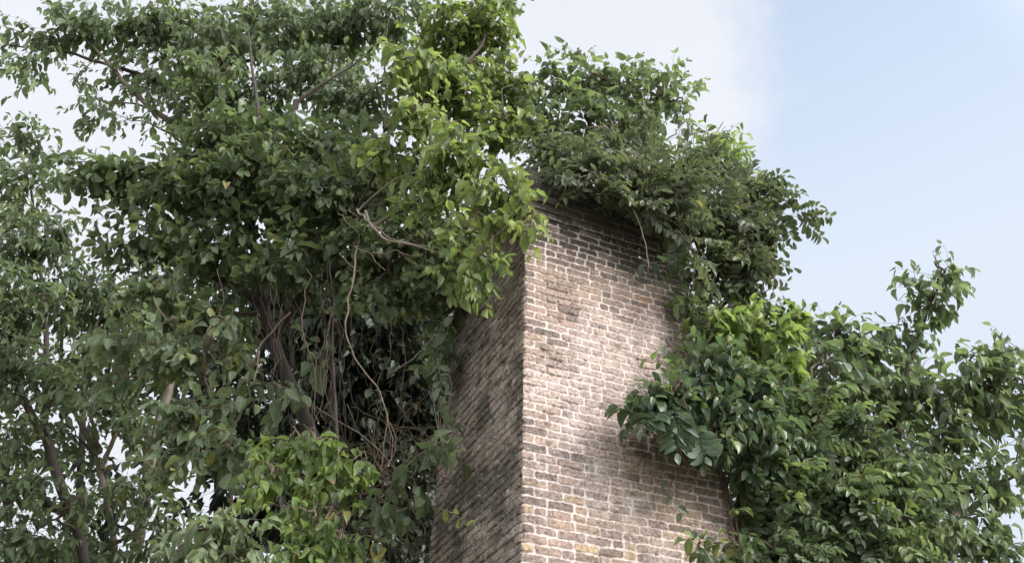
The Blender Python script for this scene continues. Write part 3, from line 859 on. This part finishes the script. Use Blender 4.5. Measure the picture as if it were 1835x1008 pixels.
# --- bluish pale clump at the bottom
b = gbase(370, 7.0)
t = Plant('tall_shrub', 'tall shrub of pale bluish-green drooping leaves rising into the bottom edge of the photo', 'shrub', b, 'pale', TWIG, 'foliage')
t.wood('stem', [b, at(380, 1060, 7.0), at(385, 980, 7.0), at(400, 910, 7.0)], .009, .003, TWIG)
t.wood('stem', [b, at(340, 1060, 7.1), at(320, 980, 7.1)], .009, .003, TWIG)
kw = dict(leaf=34, ratio=.46, tpl=T_OVATE, n=6, droop=1.0, ldroop=1.0, age=.42, up=.5)
for x, y, d, rx, ry, rz, cv in ((390, 950, 7.0, 75, 45, .25, 3.6), (320, 1000, 7.1, 60, 35, .2, 3), (440, 990, 7.0, 50, 40, .2, 3), (370, 1080, 7, 110, 60, .3, 3), (370, 1190, 7, 110, 70, .3, 3)):
    t.blob(x, y, d, rx, ry, rz, cv, **kw)
t.done()

# --- greyer creeper low between the climber and the chimney
b = gbase(690, 8.3)
t = Plant('climbing_creeper', 'creeper with grey-green oval leaves at the foot of the tangle beside the chimney', 'creeper', b, 'pale', LIANA, 'foliage')
t.wood('stem', [b, at(690, 1010, 8.3), at(670, 930, 8.2), at(700, 860, 8.1), at(740, 810, 8.0), at(790, 790, 7.9)], .014, .005, LIANA)
kw = dict(leaf=36, ratio=.52, tpl=T_ROUND, n=5, droop=1.0, ldroop=.7, age=.16, up=.0, bias=(0, -.3, 0))
for x, y, d, rx, ry, rz, cv in ((680, 890, 8.0, 50, 34, .15, 1.8), (770, 800, 7.9, 45, 22, .12, 2.2), (745, 880, 8.0, 26, 20, .1, 1.0), (790, 620, 8.3, 40, 40, .15, 2.4), (650, 985, 8, 40, 26, .2, 1.6), (700, 1070, 8, 90, 50, .3, 2), (510, 700, 8.4, 50, 30, .2, 1.2), (575, 620, 8.6, 36, 24, .2, 1.0)):
    t.blob(x, y, d, rx, ry, rz, cv, bough=False, **kw)
t.done()

# --- dark wood behind: individual trees
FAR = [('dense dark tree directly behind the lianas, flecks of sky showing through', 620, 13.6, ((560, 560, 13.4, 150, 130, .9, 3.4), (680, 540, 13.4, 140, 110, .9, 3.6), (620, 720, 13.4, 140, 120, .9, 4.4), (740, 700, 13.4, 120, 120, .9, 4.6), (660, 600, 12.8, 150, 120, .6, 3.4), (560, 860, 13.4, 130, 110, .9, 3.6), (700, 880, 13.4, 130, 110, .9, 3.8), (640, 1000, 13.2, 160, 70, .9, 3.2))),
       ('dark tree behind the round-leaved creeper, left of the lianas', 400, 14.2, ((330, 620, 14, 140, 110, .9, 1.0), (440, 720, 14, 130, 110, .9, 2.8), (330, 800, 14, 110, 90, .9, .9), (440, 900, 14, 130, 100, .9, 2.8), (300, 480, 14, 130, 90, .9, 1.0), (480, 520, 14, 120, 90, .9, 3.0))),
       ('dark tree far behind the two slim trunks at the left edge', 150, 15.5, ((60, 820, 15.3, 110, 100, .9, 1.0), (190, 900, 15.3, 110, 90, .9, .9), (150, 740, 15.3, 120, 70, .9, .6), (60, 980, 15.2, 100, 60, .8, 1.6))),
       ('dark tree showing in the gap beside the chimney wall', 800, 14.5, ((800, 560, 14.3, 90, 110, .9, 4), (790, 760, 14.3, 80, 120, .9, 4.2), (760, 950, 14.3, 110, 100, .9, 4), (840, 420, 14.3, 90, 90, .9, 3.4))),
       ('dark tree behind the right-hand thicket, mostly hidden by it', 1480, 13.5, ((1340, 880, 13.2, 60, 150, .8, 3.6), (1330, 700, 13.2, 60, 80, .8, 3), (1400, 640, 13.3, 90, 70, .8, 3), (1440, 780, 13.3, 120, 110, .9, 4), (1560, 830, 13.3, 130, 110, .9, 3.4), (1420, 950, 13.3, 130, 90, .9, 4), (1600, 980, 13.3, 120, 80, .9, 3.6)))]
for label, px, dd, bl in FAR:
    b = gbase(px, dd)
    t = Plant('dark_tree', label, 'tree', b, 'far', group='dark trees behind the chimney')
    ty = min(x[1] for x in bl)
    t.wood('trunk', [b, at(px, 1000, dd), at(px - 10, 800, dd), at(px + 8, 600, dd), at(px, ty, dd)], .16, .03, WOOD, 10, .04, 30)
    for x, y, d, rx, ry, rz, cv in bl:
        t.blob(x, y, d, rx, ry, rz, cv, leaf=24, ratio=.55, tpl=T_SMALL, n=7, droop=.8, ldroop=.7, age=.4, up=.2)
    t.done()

# --- fig bush rooted on the chimney top
ct = np.array([AX[0] - .1, AX[1], 8.15])
t = Plant('fig_bush', 'rounded bush of glossy green leaves growing from the very top of the chimney', 'bush', ct, 'blue', TWIG)
t.wood('trunk', [ct, ct + [.05, .0, .25], ct + [.0, .05, .5]], .05, .03, WOOD, 8, .01, 14)
t.limb([ct + [0, .05, .45], at(1000, 170, 8.5)], .022, .008)
t.limb([ct + [0, .05, .45], at(1090, 150, 8.4)], .022, .008)
t.limb([ct + [0, .05, .45], at(1190, 180, 8.5)], .022, .008)
kw = dict(leaf=23, ratio=.47, tpl=T_OVATE, n=6, droop=.6, ldroop=.55, age=.38, agev=.25, up=.6)
for x, y, d, rx, ry, rz, cv in ((1000, 150, 8.5, 55, 40, .35, 3.8), (1060, 135, 8.5, 60, 40, .4, 3.8), (1130, 160, 8.4, 60, 45, .4, 4), (1195, 165, 8.5, 45, 45, .35, 3.4), (970, 220, 8.4, 50, 45, .35, 4), (1060, 220, 8.4, 80, 50, .4, 4.4), (1150, 235, 8.4, 70, 45, .4, 4), (1225, 205, 8.6, 28, 35, .25, 2.6), (1180, 125, 8.5, 30, 18, .15, 1.8), (1040, 100, 8.5, 40, 16, .2, 1.8), (930, 190, 8.6, 35, 50, .3, 3.6)):
    t.blob(x, y, d, rx, ry, rz, cv * 0.66, **kw)
t.done()

# --- willowy light shrub behind the creeper
cb = np.array([AX[0] + .55, AX[1] + .35, 8.15])
t = Plant('light_shrub', 'feathery light green shrub at the right end of the chimney top', 'shrub', cb, 'fresh', TWIG)
t.wood('stem', [cb, at(1240, 330, 8.9), at(1270, 260, 8.9), at(1295, 220, 8.9)], .02, .006, TWIG)
kw = dict(leaf=20, ratio=.36, tpl=T_LANCE, n=7, droop=.7, ldroop=1.2, age=.40, up=.9, bias=(.35, 0, 0))
for x, y, d, rx, ry, rz, cv in ((1290, 245, 8.6, 40, 30, .2, 2.8), (1255, 280, 8.4, 45, 40, .25, 3.4), (1310, 310, 8.5, 38, 45, .25, 3.2), (1330, 370, 8.7, 35, 40, .2, 3)):
    t.blob(x, y, d, rx, ry, rz, cv * 0.90, **kw)
t.done()

# --- pinnate creeper pouring over the top right of the chimney
cb = np.array([AX[0] + E1[0] * 1.25 - E2[0] * .3, AX[1] + E1[1] * 1.25 - E2[1] * .3, 0])
t = Plant('feather_leaved_creeper', 'dark creeper with feather-shaped leaves pouring over the right side of the chimney top', 'creeper', cb, 'olive', LIANA, 'foliage')
t.wood('stem', [cb, at(1330, 1000, 8.0), at(1318, 800, 8.05), at(1275, 560, 8.15), at(1250, 430, 8.2), at(1200, 340, 8.2), at(1090, 310, 7.9), at(990, 300, 7.5)], .035, .01, LIANA, 8, .03, 60)
t.wood('stem', [at(1275, 560, 8.15), at(1310, 480, 8.2), at(1300, 400, 8.3), at(1340, 340, 8.3)], .02, .008, LIANA)
kw = dict(leaf=20, ratio=.42, tpl=T_ROUND, n=7, slen=100, droop=.8, ldroop=.35, age=.30, agev=.25, up=.15, pinnate=True)
for x, y, d, rx, ry, rz, cv in ((985, 268, 7.35, 55, 26, .25, 4), (1050, 290, 7.25, 65, 30, .28, 4.4), (1120, 312, 7.3, 65, 36, .30, 4.6), (1190, 335, 7.4, 65, 46, .30, 4.6), (1240, 300, 7.9, 70, 45, .3, 4), (1080, 262, 7.7, 90, 26, .3, 3.6), (1228, 388, 7.6, 40, 32, .16, 3.6), (1290, 390, 7.9, 80, 55, .3, 4.6), (1320, 470, 8.0, 65, 55, .3, 4.6), (1275, 490, 8.0, 36, 60, .25, 4), (1370, 430, 8.2, 40, 45, .2, 3), (1040, 318, 7.1, 42, 20, .12, 3.6), (1100, 340, 7.15, 42, 22, .12, 3.6), (1150, 355, 7.25, 36, 22, .12, 3.4), (1350, 345, 8.1, 40, 30, .2, 2.4), (1345, 540, 8.2, 50, 40, .25, 3.6)):
    t.blob(x, y, d, rx, ry, rz, cv * .9, **kw)
# sprays of fronds that stand out against the sky
def spray(t, pts, nf, L, n, leaf, ratio, depth, age=.3):
    Q, rr = path(px_path([(x, y, depth) for x, y in pts]), .005, .0025, 14, .008)
    t.geo.tube(Q, rr, 5, 1)
    k = ppm(Q[0]); T = norm(np.gradient(Q, axis=0))
    idx = np.linspace(2, 13, nf).astype(int)
    P0 = Q[idx]; side = norm(np.cross(T[idx], FWD)) * np.where(np.arange(nf) % 2, 1, -1)[:, None]
    D = norm(T[idx] * .9 + side * .8 + RNG.normal(size=(nf, 3)) * .3)
    t.fronds(P0, D, np.full(nf, L / k), n, leaf / k, ratio, T_ROUND, .2, np.full(nf, age), .45)
    t.fronds(Q[-1:], T[-1:], np.array([L * 1.1 / k]), n, leaf / k, ratio, T_ROUND, .1, np.array([age]), .35)
spray(t, [(1300, 345), (1340, 335), (1375, 340)], 5, 55, 6, 20, .40, 8.1)
spray(t, [(1330, 385), (1380, 378), (1432, 388)], 7, 55, 7, 21, .42, 8.1)
spray(t, [(1150, 165), (1156, 205), (1162, 250)], 9, 22, 3, 17, .42, 8.0, .5)
spray(t, [(1095, 215), (1108, 250), (1125, 290)], 6, 22, 3, 17, .42, 7.9, .5)
spray(t, [(1290, 340), (1340, 330), (1375, 335)], 5, 50, 6, 19, .40, 8.2)
spray(t, [(1360, 340), (1352, 320), (1350, 312)], 2, 35, 4, 16, .40, 8.1)
spray(t, [(1145, 395), (1180, 385), (1215, 400), (1240, 440)], 7, 75, 8, 22, .45, 7.35, .42)
spray(t, [(1238, 420), (1240, 480), (1246, 545)], 6, 45, 6, 22, .45, 7.6, .5)

for i in range(9):                      # rootlets gripping the wall below the creeper
    x = random.uniform(1010, 1225); y = 330 + (x - 960) * .42
    Q = [onface(x + random.gauss(0, 5) + k * random.gauss(2, 5), y + k * random.uniform(14, 24), .012) for k in range(5)]
    g = Geo(); P_, r_ = path(Q, .006, .0015, 24, .006); g.tube(P_, r_, 5, 0); link('root', g.mesh('root'), DEADTWIG, t.root)
t.done()

# --- bright shrub and dark glossy shrub on the right flank
cb = gbase(1345, 8.3)
t = Plant('yellow_green_shrub', 'yellow-green leafy shrub bulging from the right side of the chimney, above the glossy dark one', 'shrub', cb, 'fresh', TWIG, 'foliage')
t.wood('stem', [cb, at(1345, 1000, 8.3), at(1340, 800, 8.3), at(1325, 640, 8.2), at(1300, 560, 8.0)], .03, .008, TWIG)
kw = dict(leaf=29, ratio=.5, tpl=T_OVATE, n=5, droop=.8, ldroop=.7, age=.42, agev=.26, up=.3, bias=(0, -.2, 0))
for x, y, d, rx, ry, rz, cv in ((1300, 565, 7.9, 60, 38, .2, 3.8), (1350, 590, 8.0, 60, 45, .25, 3.8), (1270, 600, 7.8, 45, 40, .18, 3.4), (1400, 560, 8.2, 40, 40, .25, 3), (1250, 545, 7.85, 22, 26, .10, 2.4), (1390, 640, 8.1, 50, 50, .25, 3.4)):
    t.blob(x, y, d, rx, ry, rz, cv, **kw)
t.done()
cb = gbase(1330, 7.9)
t = Plant('glossy_shrub', 'dark glossy-leaved shrub bulging over the right edge of the pale brick face', 'shrub', cb, 'glossy', TWIG, 'foliage')
t.wood('stem', [cb, at(1335, 1000, 7.95), at(1330, 860, 7.9), at(1310, 740, 7.8), at(1280, 660, 7.7)], .03, .008, TWIG)
t.wood('stem', [at(1322, 800, 7.9), at(1260, 735, 7.4), at(1180, 715, 7.22)], .014, .005, TWIG)
kw = dict(leaf=31, ratio=.5, tpl=T_OVATE + T_ROUND, n=5, droop=.9, ldroop=.75, age=.30, agev=.24, up=.1, bias=(-.1, -.3, 0))
for x, y, d, rx, ry, rz, cv in ((1260, 655, 7.5, 60, 40, .16, 4.2), (1325, 675, 7.65, 60, 40, .2, 3.6), (1250, 715, 7.32, 75, 36, .15, 5), (1180, 722, 7.2, 52, 28, .10, 8), (1205, 700, 7.25, 50, 24, .10, 5), (1320, 750, 7.5, 80, 50, .2, 4.8), (1265, 770, 7.3, 60, 30, .13, 4.8), (1390, 730, 7.8, 60, 60, .25, 4), (1360, 810, 7.7, 45, 40, .2, 3.4), (1215, 640, 7.7, 22, 26, .08, 2)):
    t.blob(x, y, d, rx, ry, rz, cv, **kw)
P0 = np.array([at(1212, 728, 7.02), at(1160, 722, 7.08), at(1240, 760, 7.05), at(1180, 735, 7.06)]); k = ppm(P0[0])
t.fronds(P0, norm(np.array([[-.2, -.25, -.9], [-.8, -.3, -.4], [.2, -.3, -.8], [-.5, -.4, -.6]])), np.array([95, 60, 70, 70]) / k, 7, 36 / k, .5, T_ROUND, .2, np.array([.36, .22, .25, .2]), .35)

for i in range(5):                      # bare stems up the edge of the wall
    x = 1318 - i * 4
    Q = [onface(x + 12 + random.gauss(0, 4), 1010, .03), onface(x + random.gauss(0, 5), 920, .02), onface(x - 12 + random.gauss(0, 5), 850, .02), onface(x - 30 + random.gauss(0, 8), 790, .03)]
    g = Geo(); P_, r_ = path(Q, .010, .003, 30, .014); g.tube(P_, r_, 6, 0); link('root', g.mesh('root'), DEADTWIG, t.root)
for i in range(7):
    x = random.uniform(1170, 1290); y = 775 + (x - 1170) * .2
    Q = [onface(x + k * random.gauss(3, 5), y + k * random.uniform(12, 26), .012) for k in range(5)]
    g = Geo(); P_, r_ = path(Q, .005, .0015, 24, .006); g.tube(P_, r_, 5, 0); link('root', g.mesh('root'), DEADTWIG, t.root)
t.done()

# --- feather-leaved thicket lower right
cb = gbase(1470, 8.4)
t = Plant('feather_leaved_shrub', 'thick shrub with silvery drooping feather-shaped leaves, right of the chimney foot', 'shrub', cb, 'thicket', TWIG, 'foliage')
t.wood('stem', [cb, at(1470, 1000, 8.4), at(1450, 850, 8.3), at(1430, 720, 8.3)], .035, .01, TWIG)
t.wood('stem', [at(1465, 960, 8.4), at(1530, 850, 8.3), at(1570, 770, 8.3)], .02, .008, TWIG)
t.wood('stem', [at(1465, 1000, 8.4), at(1390, 940, 8.1), at(1340, 900, 7.9)], .016, .006, TWIG)
kw = dict(leaf=22, ratio=.46, tpl=T_ROUND, n=8, slen=135, droop=1.1, ldroop=.5, age=.34, agev=.25, up=.2, pinnate=True, bias=(-.1, -.3, 0))
for x, y, d, rx, ry, rz, cv in ((1450, 720, 8.3, 80, 55, .3, 3.6), (1390, 690, 7.7, 40, 60, .15, 1.6), (1430, 810, 8.1, 90, 60, .3, 4), (1530, 790, 8.3, 90, 60, .3, 4), (1500, 880, 8.1, 100, 60, .3, 4.2), (1600, 880, 8.4, 80, 70, .3, 3.8), (1400, 890, 7.9, 70, 60, .25, 4), (1560, 970, 8.1, 110, 50, .3, 4), (1420, 980, 7.8, 90, 40, .25, 4), (1480, 1090, 7.9, 130, 70, .3, 3.4), (1470, 1200, 7.9, 120, 70, .3, 3.2), (1360, 920, 7.85, 45, 50, .2, 3.4)):
    t.blob(x, y, d, rx, ry, rz, cv * .88, **kw)
kw = dict(leaf=29, ratio=.56, tpl=T_ROUND, n=5, droop=.9, ldroop=.6, age=.24, up=.1, bias=(0, -.3, 0))
for x, y, d, rx, ry, rz, cv in ((1350, 860, 7.9, 40, 40, .2, 3), (1330, 990, 7.6, 60, 30, .15, 3), (1260, 985, 7.3, 35, 22, .08, 1.6), (1480, 640, 8.4, 60, 50, .3, 2.6)):
    t.blob(x, y, d, rx, ry, rz, cv, **kw)
t.done()

# --- tree at the right edge
cb = gbase(1660, 10.2)
t = Plant('open_tree', 'open-crowned tree at the right edge of the photo, one leafy branch rising above the rest', 'tree', cb, 'blue')
t.wood('trunk', [cb, at(1660, 1000, 10.2), at(1650, 880, 10.2), at(1600, 760, 10.1), at(1560, 680, 10.0)], .13, .035, WOOD, 10, .03, 36)
t.wood('branch', [at(1590, 740, 10.1), at(1530, 680, 9.9), at(1510, 620, 9.9), at(1500, 570, 9.9)], .04, .012, WOOD)
t.wood('branch', [at(1600, 760, 10.1), at(1640, 610, 9.9), at(1670, 540, 9.8), at(1695, 480, 9.8)], .035, .008, WOOD)
t.wood('branch', [at(1645, 860, 10.2), at(1720, 750, 10), at(1790, 680, 9.9), at(1850, 620, 9.9)], .045, .012, WOOD)
t.wood('branch', [at(1655, 920, 10.2), at(1740, 880, 10), at(1830, 850, 9.9)], .04, .012, WOOD)
kw = dict(leaf=28, ratio=.46, tpl=T_OVATE, n=5, droop=.9, ldroop=.95, age=.42, agev=.25, up=.4)
for x, y, d, rx, ry, rz, cv in ((1500, 590, 9.9, 55, 40, .3, 3), (1570, 620, 9.9, 60, 45, .3, 3), (1620, 580, 9.9, 40, 40, .25, 2.8), (1670, 530, 9.8, 34, 36, .18, 4), (1688, 487, 9.8, 28, 26, .14, 4.5), (1640, 500, 9.8, 22, 22, .12, 3), (1540, 680, 9.9, 80, 50, .35, 3.2), (1640, 690, 9.9, 80, 60, .35, 3.2), (1740, 660, 9.8, 60, 45, .3, 3), (1800, 630, 9.8, 50, 40, .3, 3), (1790, 710, 9.8, 70, 45, .35, 3), (1710, 760, 9.8, 80, 50, .35, 3.2), (1660, 830, 9.8, 70, 55, .35, 3.2), (1760, 850, 9.8, 60, 55, .35, 2.6), (1830, 800, 9.8, 26, 60, .25, 2), (1710, 930, 9.7, 80, 55, .35, 3.2), (1800, 980, 9.7, 60, 40, .3, 2.8), (1740, 1060, 9.7, 110, 60, .3, 2.8), (1850, 700, 9.8, 40, 60, .3, 2.6)):
    t.blob(x, y, d, rx, ry, rz, cv * 0.9, **kw)
t.done()

# ------------------------------------------------------------------ lianas and loose strands
def liana(pts, r, mat, label, group=None, name='liana', steps=30, wob=.015, sides=6, cat='liana'):
    P = px_path(pts)
    Q, rr = path(P, r, r * .55, steps, wob)
    g = Geo(); g.tube(Q, rr, sides, 0)
    me = g.mesh(name)
    return tag(link(name, me, mat), label, cat, group)


liana([(640, 440, 8.3), (628, 520, 8.0), (618, 600, 7.9), (640, 650, 7.85), (672, 690, 7.8), (690, 715, 7.8), (695, 760, 7.8)], .011, LIANA, 'long pale liana slanting down in front of the dark gap', steps=40)
for pts in ([(695, 755, 7.8), (688, 800, 7.8), (682, 842, 7.8)], [(695, 755, 7.8), (704, 790, 7.8), (700, 830, 7.8), (684, 842, 7.8)], [(696, 755, 7.8), (710, 780, 7.8), (706, 815, 7.8), (690, 838, 7.8)]):
    liana(pts, .008, DEADTWIG, 'thin brown aerial root looped at the lower end of the long pale liana', 'looped aerial roots', 'aerial_root', 16, .006, cat='root')
liana([(780, 600, 8.1), (745, 640, 8.0), (698, 668, 7.95)], .010, LIANA, 'stiff bare pale stem slanting across the dark gap, right of the long liana', cat='stem', name='dry_stem', wob=.005)
liana([(655, 378, 7.45), (662, 402, 7.35), (690, 430, 7.3), (745, 440, 7.25), (790, 455, 7.2)], .014, LIANA, 'pale grey bent liana under the big lime leaves', steps=26, wob=.006)
liana([(1080, 335, 7.25), (1105, 350, 7.22), (1132, 370, 7.2), (1146, 400, 7.2), (1158, 440, 7.2), (1162, 478, 7.22)], .0055, LIANA, 'thin pale tendril dangling in front of the mouldy top of the brick face', name='tendril', wob=.004, cat='tendril')
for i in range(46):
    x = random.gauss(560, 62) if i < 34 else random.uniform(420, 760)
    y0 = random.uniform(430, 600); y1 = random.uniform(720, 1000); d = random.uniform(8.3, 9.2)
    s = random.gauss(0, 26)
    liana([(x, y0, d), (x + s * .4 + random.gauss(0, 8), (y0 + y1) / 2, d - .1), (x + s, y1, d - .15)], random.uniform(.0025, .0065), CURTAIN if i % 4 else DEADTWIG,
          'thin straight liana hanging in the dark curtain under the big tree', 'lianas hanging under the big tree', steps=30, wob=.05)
for i in range(46):
    x = random.uniform(620, 780); y = random.uniform(760, 1000); d = random.uniform(8.3, 9.0)
    a = random.gauss(0, 1.0); l = random.uniform(50, 130); sg = random.choice((-1, 1))
    dx = math.cos(a) * l * sg; dy = math.sin(a) * l
    liana([(x - dx, y - dy, d), (x + random.gauss(0, 22), y + random.gauss(8, 22), d - .1), (x + dx * .8, min(1015, y + dy + 15), d)], random.uniform(.0035, .0075), DEADTWIG,
          'thin dry stem in the brown tangle left of the chimney foot', 'dry stems tangled beside the chimney', 'dry_stem', 18, .03, 5, 'stem')
for i in range(26):
    x = random.uniform(580, 760); y = random.uniform(300, 470); d = random.uniform(7.5, 8.3)
    a = random.gauss(.35, .7); l = random.uniform(35, 110)
    liana([(x, y, d), (x + l * .5, y + l * .5 * math.sin(a) + random.gauss(0, 10), d - .1), (x + l * math.cos(a), y + l * math.sin(a), d - .1)], random.uniform(.003, .006), LIANA if i % 2 else DEADTWIG,
          'bare twig in the thin tangle left of the big lime leaves', 'bare twigs among the lime leaves', 'bare_twig', 14, .02, 5, 'twig')


def strand(name, label, cat, pts, nf, leaf, ratio, leafmat, age, tpl=T_ROUND, r=.004, group=None, ld=.5):
    P = px_path(pts)
    b = P[0]
    t = Plant(name, label, cat, b, leafmat, LIANA, 'foliage', group)
    Q, rr = path(P, r, r * .5, 22, .006)
    g = Geo(); g.tube(Q, rr, 5, 0); link('stem', g.mesh('stem'), LIANA, t.root)
    k = ppm(Q[0]); T = norm(np.gradient(Q, axis=0))
    idx = np.linspace(2, 21, nf).astype(int)
    s1 = norm(np.cross(T[idx], FWD)) * np.where(np.arange(nf) % 2, 1, -1)[:, None]
    D = norm(s1 + T[idx] * .3 + np.array([0, -.15, -ld]) + RNG.normal(size=(nf, 3)) * .2)
    nr = norm(np.array([0, -.7, .7]) + RNG.normal(size=(nf, 3)) * .3)
    t.geo.leaves(Q[idx], D, nr, leaf / k * RNG.uniform(.75, 1.15, nf), leaf * ratio / k * RNG.uniform(.85, 1.1, nf), np.clip(age + .1 * RNG.normal(size=nf), 0, 1), tpl)
    t.done()


strand('ivy_strand', 'hanging strand of paired oval leaves beside the dark brick side wall', 'ivy strand', [(785, 640, 7.9), (790, 690, 7.85), (800, 720, 7.8), (812, 748, 7.8)], 13, 24, .6, 'pale', .2)
strand('ivy_strand', 'short strand of pale oval leaves against the lower edge of the dark side wall', 'ivy strand', [(765, 790, 7.7), (785, 792, 7.6), (812, 800, 7.55), (822, 812, 7.5)], 8, 40, .5, 'pale', .5, T_LANCE)
strand('yellow_sprig', 'four small yellow leaves on a thin sprig in front of the dark side wall', 'sprig', [(790, 910, 7.5), (810, 918, 7.4), (826, 930, 7.35), (838, 942, 7.3)], 4, 20, .62, 'lime', .95)
strand('ivy_strand', 'thin ivy strand crossing the shaded lower right of the pale brick face', 'ivy strand', [(1195, 850, 7.33), (1205, 895, 7.3), (1235, 940, 7.28), (1262, 965, 7.28)], 8, 24, .5, 'glossy', .3, T_OVATE)
strand('ivy_strand', 'ivy strand with one bright leaf pair at the bottom of the pale brick face', 'ivy strand', [(1300, 975, 7.4), (1270, 965, 7.32), (1240, 962, 7.28), (1225, 968, 7.26)], 9, 28, .55, 'fresh', .3, T_OVATE)
strand('ivy_strand', 'small dark ivy spray below the dangling tendril on the mouldy brick', 'ivy strand', [(1210, 440, 7.5), (1190, 470, 7.42), (1170, 470, 7.36), (1150, 475, 7.32)], 8, 26, .5, 'glossy', .15, T_OVATE)
strand('ivy_strand', 'little ivy spray hugging the right edge of the brick above the yellow-green shrub', 'ivy strand', [(1250, 560, 7.75), (1228, 545, 7.6), (1205, 545, 7.5)], 7, 26, .5, 'dark', .2, T_OVATE)
strand('ivy_strand', 'thin light green ivy sprig left of the glossy shrub on the brick face', 'ivy strand', [(1235, 670, 7.5), (1205, 655, 7.45), (1180, 648, 7.42), (1160, 642, 7.4)], 8, 22, .5, 'fresh', .3, T_OVATE)
